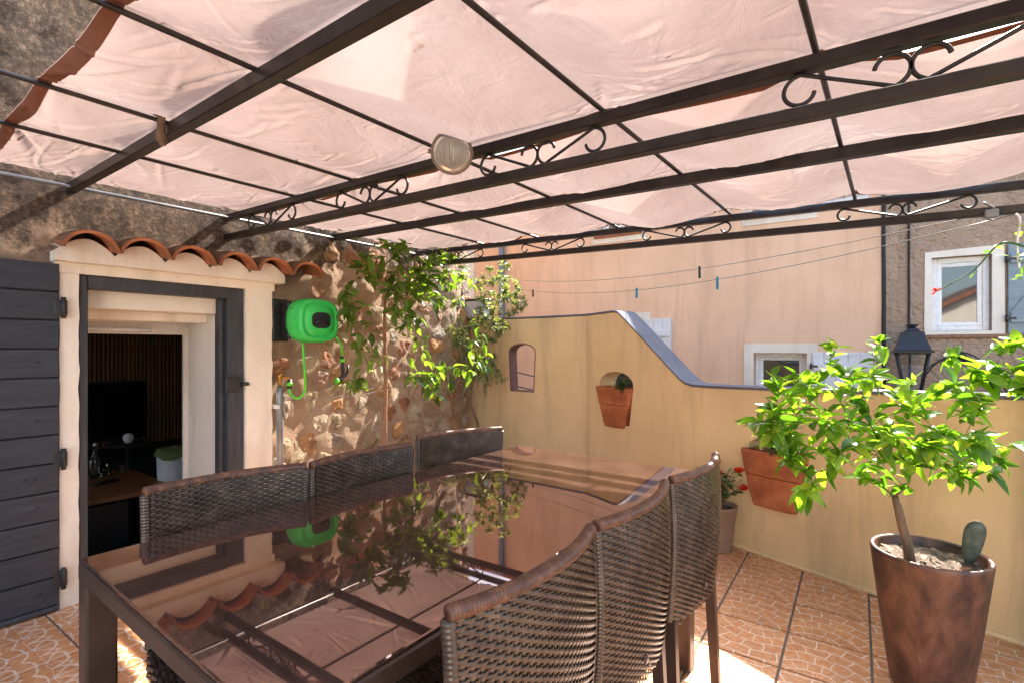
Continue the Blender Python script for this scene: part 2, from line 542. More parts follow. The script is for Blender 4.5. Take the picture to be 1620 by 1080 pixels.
M['rattan'] = noisy('rattan_strand', [(.3, (.036, .022, .015)), (.55, (.076, .049, .033)), (.8, (.17, .115, .075))], 18, .22, 5, 150, .15, .001, (1, 1, 1), 0, 0, .6)
M['rattan_wrap'] = noisy('rattan_wrap', [(.3, (.055, .022, .012)), (.55, (.13, .052, .026)), (.8, (.32, .14, .06))], 40, .4, 6, 150, .2, .001)
M['green'] = noisy('green_plastic', [(.3, (.018, .46, .07)), (.7, (.04, .60, .11))], 5, .42, 6, 150, .08, .001)
M['hose'] = plain('green_hose', (.10, .55, .03), .35)
M['black'] = plain('black_plastic', (.012, .012, .013), .45)
M['brass'] = plain('brass', (.38, .19, .05), .35, .9)
M['pot_brown'] = noisy('glazed_brown_pot', [(.36, (.022, .013, .010)), (.47, (.075, .032, .019)), (.56, (.135, .056, .031)), (.66, (.19, .085, .05)), (.72, (.34, .21, .15))], 9, .42, 12, 35, .45, .005, (1, 1, .55), 0, 0, .5, .6)
M['pot_taupe'] = noisy('taupe_plastic', [(.3, (.23, .15, .105)), (.7, (.29, .19, .135))], 6, .55, 5, 80, .06)
M['soil'] = noisy('potting_soil', [(.3, (.03, .02, .014)), (.55, (.16, .11, .075)), (.75, (.42, .33, .25))], 38, .95, 8, 70, .9, .012)
M['bark'] = noisy('bark', [(.3, (.09, .055, .03)), (.7, (.22, .14, .08))], 18, .85, 8, 80, .5, .004, (3, 3, .6))
M['stake'] = noisy('reddish_bark', [(.3, (.16, .075, .04)), (.7, (.33, .17, .09))], 18, .7, 8, 60, .4, .003, (3, 3, .4))
M['lemon_leaf'] = leaf_mat('lemon_leaf', [(0, (.05, .13, .016)), (.35, (.08, .20, .022)), (.7, (.16, .31, .035)), (1, (.26, .38, .05))], .58, 1.8, .24)
M['dark_leaf'] = leaf_mat('glossy_leaf', [(0, (.05, .10, .018)), (.5, (.09, .17, .03)), (1, (.15, .25, .045))], .5, 1.7)
M['olive_leaf'] = leaf_mat('olive_leaf', [(0, (.09, .13, .055)), (.6, (.18, .22, .11)), (1, (.34, .37, .24))], .42, 1.5, .35)
M['herb'] = leaf_mat('herb_leaf', [(0, (.03, .085, .02)), (1, (.07, .16, .035))], .35, 1.4, .5)
M['petal_red'] = leaf_mat('red_petal', [(0, (.55, .018, .012)), (1, (.75, .06, .015))], .35, 1.0, .5)
M['petal_mauve'] = leaf_mat('mauve_petal', [(0, (.5, .38, .52)), (1, (.65, .52, .62))], .3, 1.0, .6)
M['cactus'] = noisy('cactus_pad', [(.3, (.035, .05, .032)), (.55, (.075, .09, .06)), (.75, (.16, .16, .12))], 26, .6, 5, 60, .15)
M['white_paint'] = noisy('white_paint', [(.3, (.60, .60, .61)), (.7, (.74, .74, .74))], 4, .5, 6, 60, .1, .002, (1, 1, 5))
M['pvc'] = plain('white_pvc', (.80, .80, .80), .3)
M['wglass'] = window_glass()
M['blue_grey'] = noisy('blue_grey_paint', [(.3, (.17, .22, .25)), (.7, (.25, .31, .34))], 5, .6, 8, 40, .2, .003, (1, 1, 5))
M['lantern'] = noisy('black_lantern_metal', [(.3, (.010, .012, .016)), (.7, (.022, .025, .032))], 10, .45, 6, 60, .1)
M['lamp_glass'] = plain('ribbed_lamp_glass', (.62, .58, .52), .18, 0, .5, .55)
M['taupe_metal'] = plain('taupe_metal', (.20, .15, .11), .5)
M['wire'] = plain('plastic_wire', (.16, .14, .13), .45)
M['cable'] = plain('black_cable', (.015, .015, .016), .6)
M['peg_teal'] = plain('teal_plastic', (.01, .22, .28), .4)
M['peg_dark'] = plain('dark_peg', (.03, .03, .035), .5)
M['zinc'] = noisy('zinc', [(.3, (.16, .17, .18)), (.7, (.28, .29, .30))], 6, .45, 6, 60, .08, .002, (1, 1, 1), .6)
M['room'] = plain('dark_room_wall', (.5, .45, .4), .9)
M['slat'] = noisy('walnut_slat', [(.3, (.18, .075, .03)), (.7, (.32, .145, .06))], 5, .5, 8, 60, .1, .002, (8, 8, .6), 0, .4)
M['felt_and_shade'] = plain('black_felt_and_gap_shade', (.006, .006, .006), .95)
M['wood_top'] = noisy('oak_table_top', [(.3, (.20, .085, .03)), (.7, (.34, .16, .06))], 4, .35, 8, 60, .1, .002, (1, 8, 1))
M['beech'] = plain('beech_leg', (.42, .22, .09), .5)
M['screen'] = plain('tv_screen', (.006, .006, .007), .16)
M['clear_glass'] = plain('clear_glass', (.9, .95, .93), .02, 0, .5, 1.0)
M['towel'] = noisy('green_towel', [(.3, (.10, .13, .04)), (.7, (.17, .21, .07))], 20, .95)
M['asphalt'] = noisy('asphalt', [(.3, (.045, .045, .047)), (.7, (.075, .073, .072))], 14, .9)
M['concrete_box'] = stucco('pale_box_paint', (.42, .44, .47), (.36, .38, .4), (.25, .25, .26), 60, .15)

# ------------------------------------------------------------------ ground, terrace slab, tiles
mb = MB(); mb.add([(-150, -150, -3), (150, -150, -3), (150, 150, -3), (-150, 150, -3)], [(0, 1, 2, 3)])
structure(obj('street', mb, M['asphalt']))

S2 = Vector((.9496, -.3134, 0))               # direction of the low parapet
P1 = Vector((-2.14, 3.85, 0))
fl = [(-3.75, -2.6), (3.2, -2.6), (3.2, 2.2)] + [tuple((P1 + S2 * 4.6 + Vector((.06, .19, 0))).xy)] + [(P1.x + .04, P1.y + .19), (-3.75, 4.02)]
mb = MB(); mb.prism(fl, [], lambda a, b, t: (a, b, -.006 - t), 2.99)
terrace = structure(obj('terrace_floor', mb, M['grout']), 'tiled terrace floor with printed orange stone pattern')

TS = .300
TA = R(2.76)
tdx = Vector((math.cos(TA), math.sin(TA), 0)); tdy = Vector((-math.sin(TA), math.cos(TA), 0))
T0 = at(1154, 928, Z=0)
tilemesh = []
for k, mt in enumerate(('tile0', 'tile1')):
    mb = MB(); mb.box(-.1455, -.1462, -.012, .1455, .1462, 0.0, .0016)
    me = mb.mesh('floor_tile'); me.materials.append(M[mt]); tilemesh.append(me)


def inside_terrace(p):
    if p.x < -3.36 or p.y < -2.4 or p.x > 3: return False
    n = Vector((.3134, .9496, 0))
    if (p - P1).dot(n) > .13 and p.x > P1.x - .2: return False
    if p.y > 3.95: return False
    return True


nt_ = 0
for i in range(-9, 8):
    for j in range(-14, 4):
        c = T0 + tdx * (TS * (i + .5)) + tdy * (TS * (j + .5))
        if not inside_terrace(c): continue
        if c.y < -.9 or c.x > 1.3: continue
        left = c.x < -1.7
        rot = TA + (random.choice((0, 0, 0, math.pi / 2, -math.pi / 2)) if not left else 0)
        o = obj('floor_tile', tilemesh[1 if left else 0], None, terrace, (c.x, c.y, random.uniform(-.0006, .0006)))
        o.rotation_euler = (random.uniform(-.0015, .0015), random.uniform(-.0015, .0015), TA + (0 if left else random.choice((0, 0, math.pi))))
        nt_ += 1

# ------------------------------------------------------------------ old house with the door
WX = -3.24          # face of the house wall
house = thing('village_house', 'old house with rubble stone wall, dark lichen render and open grey shutter', 'house', (-5, .5, -.6))
DY0, DY1, DZ1 = .66, 1.56, 1.655     # hole in the wall for the door


def wall_x(y, z):
    p = Vector((y * 1.6, z * 1.6, 3.3))
    q = Vector((y * 9, z * 9, 1.7))
    b = noise.noise(p) * .022 + noise.noise(q) * .007 + noise.noise(q * 3) * .003
    rub = min(1, max(0, (y - 1.6) / .5))
    b += rub * (noise.noise(Vector((y * 5, z * 5, 9))) * .022 + noise.noise(Vector((y * 14, z * 14, 5))) * .010)
    return WX + b


mb = MB()
Y0, Y1, Z0, Z1 = -3.0, 3.86, -.6, 5.2
ny, nz = 300, 260


def wfn(a, b):
    y = Y0 + (Y1 - Y0) * a; z = Z0 + (Z1 - Z0) * b
    x = wall_x(y, z)
    if y > 3.35: x -= (y - 3.35) ** 2 * 1.2
    return (x, y, z)


mb.grid(wfn, ny, nz, True, lambda a, b: DY0 < Y0 + (Y1 - Y0) * a < DY1 and -.1 < Z0 + (Z1 - Z0) * b < DZ1)
# back and end of the wall
mb.grid(lambda a, b: (WX - .30 - 3.9 * a, 3.855 + .01 * noise.noise(Vector((a * 20, b * 20, 0))), Z0 + (Z1 - Z0) * b), 40, 30)
mb.box(-7.4, -3.0, 5.2, WX, 3.86, 5.35)
mb.prism([(-7.4, -.6), (WX - .05, -.6), (WX - .05, 5.2), (-7.4, 5.2)], [[(-6.1, -.3), (-4.1, -.3), (-4.1, 1.6), (-6.1, 1.6)]], lambda a, b, t: (a, -3.05 + t, b), .05)  # end wall; unseen opening added and sized to let daylight into the room
wall = obj('wall', mb, M['render'], house)

# rubble stones set in the mortar: irregular polygons, each with its own outline
import bmesh
def clip_poly(poly, p, n_):
    out = []
    for i in range(len(poly)):
        a, b = poly[i], poly[(i + 1) % len(poly)]
        da = (a[0] - p[0]) * n_[0] + (a[1] - p[1]) * n_[1]; db = (b[0] - p[0]) * n_[0] + (b[1] - p[1]) * n_[1]
        if da <= 0: out.append(a)
        if da * db < 0:
            t = da / (da - db); out.append((a[0] + (b[0] - a[0]) * t, a[1] + (b[1] - a[1]) * t))
    return out
rs = random.Random(5)
seeds = []
zz = .02
row = 0
while zz < 2.75:
    hgt = rs.uniform(.075, .150); yy = 1.62 + rs.uniform(0, .1)
    while yy < 3.9:
        wd_ = rs.uniform(.08, .25); seeds.append((yy + rs.uniform(-.02, .02), zz + rs.uniform(-.04, .04))); yy += wd_
    zz += hgt; row += 1
stone_meshes = []
for (y, z) in seeds:
    if y < 1.72 or y > 3.84: continue
    if z > 1.72 and y < 2.05: continue
    if 1.70 < y < 2.02 and z > 1.22: continue
    keep = .80 - (.35 if z > 1.9 and y < 2.9 else 0) - (.25 if y < 2.0 else 0)
    if rs.random() > keep: continue
    poly = [(y - .16, z - .12), (y + .16, z - .12), (y + .16, z + .12), (y - .16, z + .12)]
    near = sorted(seeds, key=lambda q: (q[0] - y) ** 2 + (q[1] - z) ** 2)[1:14]
    for q in near:
        poly = clip_poly(poly, ((y + q[0]) / 2, (z + q[1]) / 2), (q[0] - y, q[1] - z))
        if len(poly) < 3: break
    if len(poly) < 3: continue
    cy = sum(q[0] for q in poly) / len(poly); cz = sum(q[1] for q in poly) / len(poly)
    shr = rs.uniform(.70, .95)
    poly = [((q[0] - cy) * shr * rs.uniform(.9, 1.06), (q[1] - cz) * shr * rs.uniform(.88, 1.06)) for q in poly]
    ch = []
    for i in range(len(poly)):          # knock the corners off
        a, b = poly[i], poly[(i + 1) % len(poly)]
        k1 = rs.uniform(.06, .22); k2 = 1 - rs.uniform(.06, .22)
        for k in (k1, k2): ch.append((a[0] + (b[0] - a[0]) * k, a[1] + (b[1] - a[1]) * k))
    area = max(abs(q[0]) for q in ch)
    if area < .018: continue
    prd = rs.uniform(.003, .013) * (.7 + area * 4)
    fine = []
    for i in range(len(ch)):
        a, b = ch[i], ch[(i + 1) % len(ch)]
        L_ = math.hypot(b[0] - a[0], b[1] - a[1]); nsub = 3 if L_ > .07 else 2 if L_ > .03 else 1
        for k in range(nsub): fine.append((a[0] + (b[0] - a[0]) * k / nsub, a[1] + (b[1] - a[1]) * k / nsub))
    ch = fine; m = len(ch); vs = []
    tilt = (rs.uniform(-.12, .12), rs.uniform(-.12, .12))
    sh_ = Vector((rs.random() * 50, rs.random() * 50, rs.random() * 50))
    def srf(q, ins, h):
        p = Vector((q[0] * ins, q[1] * ins, 0))
        e = 1 + .10 * noise.noise(p * 26 + sh_)
        lump = noise.noise(p * 18 + sh_ * 1.3) * .006 + noise.noise(p * 45 + sh_) * .004 + (noise.noise(p * 9 + sh_ * .7)) * .005
        return (h + (q[0] * ins * tilt[0] + q[1] * ins * tilt[1] + lump * .9) * (1 if h > 0 else 0), p.x * e, p.y * e)
    rings = ((-.03, 1.06), (prd * .40, 1.0), (prd * .85, .93), (prd, .74), (prd * 1.02, .46), (prd * 1.0, .2))
    for hx_, ins in rings:
        for q in ch: vs.append(srf(q, ins, hx_))
    nr = len(rings)
    fs = [(i * m + k, i * m + (k + 1) % m, (i + 1) * m + (k + 1) % m, (i + 1) * m + k) for i in range(nr - 1) for k in range(m)]
    vs.append(srf((0, 0), 0, prd)); fs += [((nr - 1) * m + k, (nr - 1) * m + (k + 1) % m, nr * m) for k in range(m)]
    mb = MB(); mb.add(vs, fs, False)
    off = (cy - 3.35) ** 2 * 1.2 if cy > 3.35 else 0
    o = obj('stone', mb, M['stone'], wall, (wall_x(cy, cz) - off, cy, cz))
    stone_meshes.append(o.data)
# grey quoin rocks at the corner beyond the parapet
for k in range(0):
    y = rs.uniform(3.15, 3.62); z = rs.uniform(1.3, 2.9)
    o = obj('stone', rs.choice(stone_meshes), None, wall, (WX - .02 - (y - 3.3) * .12, y, z))
    o.scale = (.06, rs.uniform(.08, .15), rs.uniform(.06, .12)); o.rotation_euler = (rs.uniform(-.5, .5), 0, 0)

# door: white plaster surround, charcoal frame, deep white reveal
FX = WX + .045
mb = MB()
def rough_prism(mb, y0, z0, y1, z1, x0, x1, amp=.006, ny=14, nz=30):
    """lumpy plastered block"""
    n = lambda p: noise.noise(Vector(p) * 11) * amp
    mb.grid(lambda a, b: (x1 + n((1, y0 + (y1 - y0) * a, z0 + (z1 - z0) * b)), y0 + (y1 - y0) * a + n((z0 + (z1 - z0) * b, 2, a)) * (1 if a in (0, 1) else 0), z0 + (z1 - z0) * b), ny, nz)
    mb.grid(lambda a, b: (x0 + (x1 - x0) * a + (n((1, y0, z0 + (z1 - z0) * b)) if a == 1 else 0), y0 + n((z0 + (z1 - z0) * b, 2, 0)), z0 + (z1 - z0) * b), 3, nz)
    mb.grid(lambda a, b: (x0 + (x1 - x0) * a + (n((1, y1, z0 + (z1 - z0) * b)) if a == 1 else 0), y1 + n((z0 + (z1 - z0) * b, 2, 1)), z0 + (z1 - z0) * b), 3, nz)
    mb.grid(lambda a, b: (x0 + (x1 - x0) * b, y0 + (y1 - y0) * a, z1), ny, 2)
    mb.grid(lambda a, b: (x0 + (x1 - x0) * b, y0 + (y1 - y0) * a, z0), ny, 2)
rough_prism(mb, .630, -.02, .702, 1.70, WX - .1, FX, .005, 4, 40)
rough_prism(mb, 1.500, -.02, 1.665, 1.70, WX - .1, FX + .008, .006, 6, 40)
obj('door_surround', mb, M['cream'], house)
mb = MB(); rough_prism(mb, .61, 1.612, 1.68, 1.705, WX - .1, FX + .010, .007, 30, 6)
lint = obj('lintel', mb, M['cream'], house)
# charcoal frame
mb = MB()
fr = obj('door_frame', MB().box(FX - .11, .706, -.02, FX - .018, .742, 1.61, .004), M['frame_wood'], house)
obj('frame_post', MB().box(FX - .11, 1.405, -.02, FX - .012, 1.497, 1.61, .004), M['frame_wood'], fr)
obj('frame_head', MB().box(FX - .11, .7425, 1.545, FX - .010, 1.4045, 1.6115, .004), M['frame_wood'], fr)
obj('frame_stop', MB().box(FX - .13, 1.378, -.02, FX - .06, 1.4035, 1.544, .004), M['frame_wood'], fr)
obj('lock_plate', MB().box(FX - .012, 1.385, .985, FX + .004, 1.470, 1.075, .004).tube([(FX + .0, 1.48, 1.03), (FX + .02, 1.485, 1.03), (FX + .02, 1.51, 1.03)], .012, 8), M['iron'], fr)
# reveal (thickness of the wall)
IX = -3.78
mb = MB()
rough_prism(mb, 1.400, -.6, 1.62, 1.56, IX, WX - .07, .004, 4, 30)
obj('reveal', mb, M['white_plaster'], house)
mb = MB()
rough_prism(mb, .45, -.6, .715, 1.6, IX, WX - .07, .004, 4, 30)
obj('reveal', mb, M['white_plaster'], house)
mb = MB(); mb.box(WX - .24, .7155, 1.455, WX - .07, 1.3995, 1.6, .006)
obj('lintel_beam', mb, M['cream'], house)
mb = MB(); mb.box(IX + .005, .7155, 1.405, WX - .2405, 1.3995, 1.56, .006)
obj('lintel_beam', mb, M['cream'], house)
mb = MB(); mb.box(IX - .02, .45, 1.335, IX + .0045, 1.8, 1.9, .003)
mb.box(IX - .02, 1.372, -.6, IX + .0045, 1.62, 1.3345, .003)
mb.box(IX - .02, .45, -.6, IX + .0045, .73, 1.3345, .003)
obj('inner_frame', mb, M['white_plaster'], house)
# threshold
obj('threshold', MB().box(IX, .7155, -.55, WX - .02, 1.3995, -.02, .01), M['cement'], house)
# room behind
mb = MB()
RX0, RX1, RY0, RY1, RZ0, RZ1 = -6.3, IX - .0205, -3.0, 3.4, -.6, 1.75
mb.add([(RX0, RY0, RZ0), (RX1, RY0, RZ0), (RX1, RY1, RZ0), (RX0, RY1, RZ0), (RX0, RY0, RZ1), (RX1, RY0, RZ1), (RX1, RY1, RZ1), (RX0, RY1, RZ1)],
       [(0, 1, 2, 3), (4, 7, 6, 5), (3, 2, 6, 7), (0, 3, 7, 4)])
mb.box(-6.6, RY0 + .01, -.75, WX - .12, RY1 + .1, -.61)
room = obj('room', mb, M['room'], house)
obj('wall_lamp', MB().tube([(IX + .025, .86, 1.36), (IX + .025, 1.18, 1.36)], .012, 10), M['pvc'], house)

# tiles over the door
awn = obj('tile_bed', MB().grid(lambda a, b: (WX + .02 + .09 * b, .60 + 1.12 * a, 1.735 + .018 * math.cos(a * 5.2 * 2 * math.pi + .8) - .01 * b), 90, 3), M['cream'], house)
TP = .222
mbt = MB()
def tilefn(rad):
    def fn(a, b):
        th = math.pi * (.04 + .92 * a); t = b
        r = rad * (1 - .12 * (1 - t))
        return (t * .24, -math.cos(th) * r, math.sin(th) * r * .95 - .05 * t)
    return fn
nn = 14; L = 8
def shell(fn1, fn2):
    mb = MB()
    v1 = [fn1(i / nn, j / L) for j in range(L + 1) for i in range(nn + 1)]
    v2 = [fn2(i / nn, j / L) for j in range(L + 1) for i in range(nn + 1)]
    n = len(v1); fs = []
    for j in range(L):
        for i in range(nn):
            a = j * (nn + 1) + i
            fs.append((a, a + 1, a + nn + 2, a + nn + 1)); fs.append((n + a + nn + 1, n + a + nn + 2, n + a + 1, n + a))
    for i in range(nn):
        a = L * (nn + 1) + i; fs.append((a, a + 1, n + a + 1, n + a)); fs.append((i + 1, i, n + i, n + i + 1))
    for j in range(L):
        a = j * (nn + 1); fs.append((a, a + nn + 1, n + a + nn + 1, n + a)); a += nn; fs.append((a + nn + 1, a, n + a, n + a + nn + 1))
    return mb.add(v1 + v2, fs, False)
tile_me = shell(tilefn(.112), tilefn(.097)).mesh('roof_tile')
fill = MB()
for k in range(6):
    y = .715 + TP * k
    o = obj('roof_tile', tile_me, M['roof_tile'], awn, (WX - .02, y, 1.745 + random.uniform(-.004, .004)))
    o.rotation_euler = (random.uniform(-.03, .03), 0, random.uniform(-.03, .03))
top = []
for q in range(121):
    y = .60 + 1.115 * q / 120
    ph = (y - .715 + TP / 2) / TP; f = ph - math.floor(ph)
    top.append((y, 1.700 + .074 * math.sin(math.pi * f) ** .8 + .003 * noise.noise(Vector((y * 20, 0, 0)))))
fill.prism([(.60, 1.66), (1.715, 1.66)] + top[::-1], [], lambda a, b, t: (WX + .02 + t, a, b), .10)
obj('tile_mouth_plaster', fill, M['cream'], awn)

# shutter, folded open against the wall
sh = obj('shutter', MB().box(FX - .035, -.33, .035, FX - .003, .600, 1.64, .003), M['frame_wood'], house)
edges = [.03 + (1.65 - .03) * k / 12 for k in range(13)]
for k in range(12):
    z0, z1 = edges[k] + .0022, edges[k + 1] - .0022
    obj('plank', MB().box(-.012, -.475, z0, .012 + random.uniform(-.0015, .0015), .475, z1, .0035), M['shutter'], sh, (FX + .009, .150, 0))
obj('bottom_rail', MB().box(FX - .002, -.325, .008, FX + .028, .6255, .0295, .003), M['frame_wood'], sh)
for z in (1.44, .72, .15):
    obj('hinge', MB().box(FX + .004, .606, z - .038, FX + .026, .655, z + .038, .004).tube([(FX + .026, .640, z - .05), (FX + .026, .640, z + .05)], .010, 10), M['iron'], sh)
for k in range(10):
    z = random.choice(edges[1:]) - .06; y = random.choice((.50, .545, .1, -.1))
    obj('nail', MB().lathe([(0.0001, .004), (.005, .0035), (.007, 0)], (0, 0, 0), 8, True, Matrix.Rotation(R(90), 4, 'Y')), M['iron'], sh, (FX + .0225, y + random.uniform(-.02, .02), z))

# ------------------------------------------------------------------ things in the room
for k in range(44):
    y = 1.05 + k * .0345
    if k == 0:
        sp = thing('slat_panel', 'dark walnut slatted panel on the wall of the dim room', 'wall panel', (RX0 + .02, 1.8, -.55))
        obj('backing', MB().box(RX0 + .004, 1.02, -.598, RX0 + .016, 2.62, 1.42), M['felt_and_shade'], sp)
        slat_me = MB().box(0, -.011, -.598, .022, .011, 1.42, .002).mesh('slat'); slat_me.materials.append(M['slat'])
    obj('slat', slat_me, None, sp, (RX0 + .0165, y, 0))
tv = thing('television', 'large black flat television in the dark room behind the door', 'television', (-5.95, 1.4, .2))
obj('screen_panel', MB().box(-6.02, .75, .36, -5.985, 1.84, .93, .006), M['black'], tv)
obj('screen', MB().box(-5.9848, .765, .375, -5.983, 1.825, .915), M['screen'], tv)
obj('stand', MB().box(-6.06, 1.2, .265, -5.92, 1.5, .29, .004).box(-6.02, 1.3, .2905, -6.0, 1.4, .3595), M['black'], tv)
cb = thing('media_cabinet', 'low black cabinet under the television in the dim room', 'cabinet', (-5.95, 1.5, -.6))
obj('carcass', MB().box(-6.22, .4, -.58, -5.72, 2.3, .25, .006), M['felt_and_shade'], cb)
for k in range(3): obj('drawer_front', MB().box(-5.7195, .42 + k * .63, -.5, -5.705, 1.03 + k * .63, .2, .004), M['black'], cb)
obj('top_panel', MB().box(-6.24, .38, .2505, -5.70, 2.32, .2645, .003), M['black'], cb)
dt = thing('indoor_dining_table', 'wooden dining table with black legs inside the doorway', 'table', (-5, 1.0, -.6))
tbl_z = .19
obj('table_top', MB().box(-5.45, .35, tbl_z - .035, -4.45, 1.55, tbl_z, .006), M['wood_top'], dt)
for x in (-5.38, -4.53):
    for y in (.44, 1.48): obj('leg', MB().box(x - .035, y - .035, -.6, x + .035, y + .035, tbl_z - .036, .003), M['black'], dt)
bt = thing('glass_bottle', 'clear swing-top glass bottle on the indoor table', 'bottle', at(150, 755, Z=tbl_z))
bp = at(150, 755, Z=tbl_z)
obj('body', MB().lathe([(.0001, .002), (.042, .002), (.045, .012), (.045, .12), (.038, .16), (.018, .20), (.014, .25), (.016, .252), (.0135, .26), (.010, .26), (.010, .2), (.034, .155), (.041, .12), (.041, .014), (.0001, .01)], bp, 24), M['clear_glass'], bt)
obj('stopper', MB().lathe([(.0001, .285), (.012, .283), (.014, .268), (.009, .258), (.0001, .257)], bp, 14), M['pvc'], bt)
for k, (u, v, lab) in enumerate(((136, 748, 'small drinking glass left of the bottle on the indoor table'), (169, 752, 'small drinking glass right of the bottle on the indoor table'))):
    g = obj('drinking_glass', MB().lathe([(.0001, .002), (.028, .002), (.036, .09), (.033, .09), (.026, .01), (.0001, .01)], (0, 0, 0), 20), M['clear_glass'], None, at(u, v, Z=tbl_z))
    tag(g, lab, 'glass', 'drinking glasses indoors')
p = at(193, 748, Z=tbl_z)
sj = thing('spice_jar', 'small dark pepper mill standing on the indoor table', 'jar', p)
obj('jar_body', MB().lathe([(.0001, .0), (.022, .0), (.02, .05), (.023, .07), (.0001, .07)], p, 16), M['bark'], sj)
obj('jar_lid', MB().lathe([(.0001, .071), (.02, .071), (.018, .095), (.0001, .1)], p, 16), M['black'], sj)
p = at(212, 750, Z=tbl_z)
rc = thing('remote_control', 'dark remote control lying on the indoor table', 'remote', at(168, 764, Z=tbl_z))
q = at(168, 764, Z=tbl_z); Mq = Matrix.Translation(q) @ Matrix.Rotation(R(20), 4, 'Z')
obj('remote_body', MB().box(-.025, -.09, .001, .025, .09, .02, .006, Mq), M['black'], rc)
obj('button_pad', MB().box(-.015, -.06, .0205, .015, .07, .023, .002, Mq), M['screen'], rc)
bn = thing('white_bin', 'white bin with a green cloth over its rim inside the doorway', 'bin', (-4.75, 1.62, -.6))
bl = at(274, 757, X=-4.72)
obj('bin_body', MB().lathe([(.0001, -.6), (.085, -.6), (.115, bl.z + .22), (.108, bl.z + .22), (.08, -.59), (.0001, -.59)], (bl.x, bl.y, 0), 28), M['pvc'], bn)
def clo(a, b):
    th = a * 2 * math.pi; r = .02 + .115 * b
    return (bl.x + math.cos(th) * r, bl.y + math.sin(th) * r, bl.z + .245 + .03 * (1 - b) + .02 * math.sin(3 * th) * b - (.05 * (b - .8) * 5 if b > .8 else 0) + .008 * noise.noise(Vector((math.cos(th) * 4, math.sin(th) * 4, b * 5))))
obj('cloth', MB().grid(clo, 36, 10), M['towel'], bn)
def shell_chair(x, y, rz, lab):
    c = thing('shell_chair', lab, 'chair', (x, y, -.6), 'dark chairs at the indoor table')
    Mx = Matrix.Translation((x, y, -.6)) @ Matrix.Rotation(rz, 4, 'Z')
    def seat(a, b):
        u = a * 2 - 1; t = b
        if t < .5: px = .2 - .4 * t * 2 * .95; pz = .43 + .03 * u * u
        else: px = -.18 - .09 * (t - .5) * 2; pz = .43 + .40 * (t - .5) * 2
        return Mx @ Vector((px, u * (.22 - .05 * max(0, t - .6)), pz + (.05 * u * u if t < .5 else 0)))
    obj('seat_shell', MB().grid(seat, 12, 14), M['black'], c)
    for sx in (-1, 1):
        for sy in (-1, 1):
            obj('leg', MB().tube([Mx @ Vector((.1 * sx, .1 * sy, .42)), Mx @ Vector((.2 * sx, .2 * sy, 0))], [.015, .011], 8), M['beech'], c)
    obj('brace', MB().tube([Mx @ Vector((-.15, -.15, .2)), Mx @ Vector((.15, .15, .3))], .004, 6).tube([Mx @ Vector((.15, -.15, .2)), Mx @ Vector((-.15, .15, .3))], .004, 6), M['zinc'], c)
shell_chair(-4.35, .95, R(180), 'dark moulded chair with wooden legs nearest the doorway')
shell_chair(-4.95, 1.72, R(-90), 'dark moulded chair at the far end of the indoor table')
p = at(203, 700, X=-5.3)
st = thing('side_stand', 'small round black stand with a white globe in the dim room', 'stand', (p.x, p.y, -.6))
obj('stand_top', MB().lathe([(.0001, p.z), (.16, p.z), (.16, p.z - .015), (.0001, p.z - .015)], (p.x, p.y, 0), 28), M['black'], st)
obj('stand_pole', MB().tube([(p.x, p.y, -.6), (p.x, p.y, p.z - .016)], .02, 10).lathe([(.0001, -.59), (.13, -.6 + .012), (.13, -.6), (.0001, -.6)], (p.x, p.y, 0), 24), M['black'], st)
o = obj('white_globe', MB().lathe([(.0001, 0), (.02, .0), (.036, .025), (.04, .045), (.036, .065), (.02, .08), (.0001, .083)], (p.x, p.y, p.z + .0005), 18), M['pvc'])
tag(o, 'small white round speaker on the black stand indoors', 'speaker')

# ------------------------------------------------------------------ pipe, tap and hose reel on the wall
px_ = WX + .06
pp = thing('water_pipe', 'vertical grey water pipe beside the door with brass tap', 'pipe', (px_, 1.715, 0))
obj('pipe', MB().tube([(px_, 1.712, 0), (px_, 1.712, .95), (px_, 1.712, 1.0)], [.022, .022, .018], 12), M['zinc'], pp)
obj('pipe_clip', MB().box(px_ - .05, 1.675, .86, px_ + .026, 1.70, .885, .003), M['white_plaster'], pp)
tp = obj('tap', MB().tube([(px_, 1.712, 1.0), (px_, 1.712, 1.045), (px_ + .01, 1.73, 1.06), (px_ + .02, 1.755, 1.055), (px_ + .022, 1.765, 1.03)], .012, 10).lathe([(.0001, 1.04), (.016, 1.04), (.018, 1.07), (.012, 1.09), (.0001, 1.09)], (px_, 1.712, 0), 14), M['brass'], pp)
obj('tap_handle', MB().box(px_ - .008, 1.695, 1.092, px_ + .008, 1.735, 1.102, .003).tube([(px_, 1.712, 1.085), (px_, 1.712, 1.12)], .006, 8), M['brass'], tp)

reel = thing('hose_reel', 'bright green wall-mounted hose reel on black bracket beside the door', 'hose reel', (WX, 1.93, 1.27))
RY, RZ, RXc = 1.860, 1.425, WX + .17
obj('bracket', MB().box(WX + .012, 1.672, 1.29, WX + .05, 1.78, 1.565, .008).box(WX + .0505, 1.72, 1.31, WX + .15, 1.78, 1.545, .006), M['black'], reel)
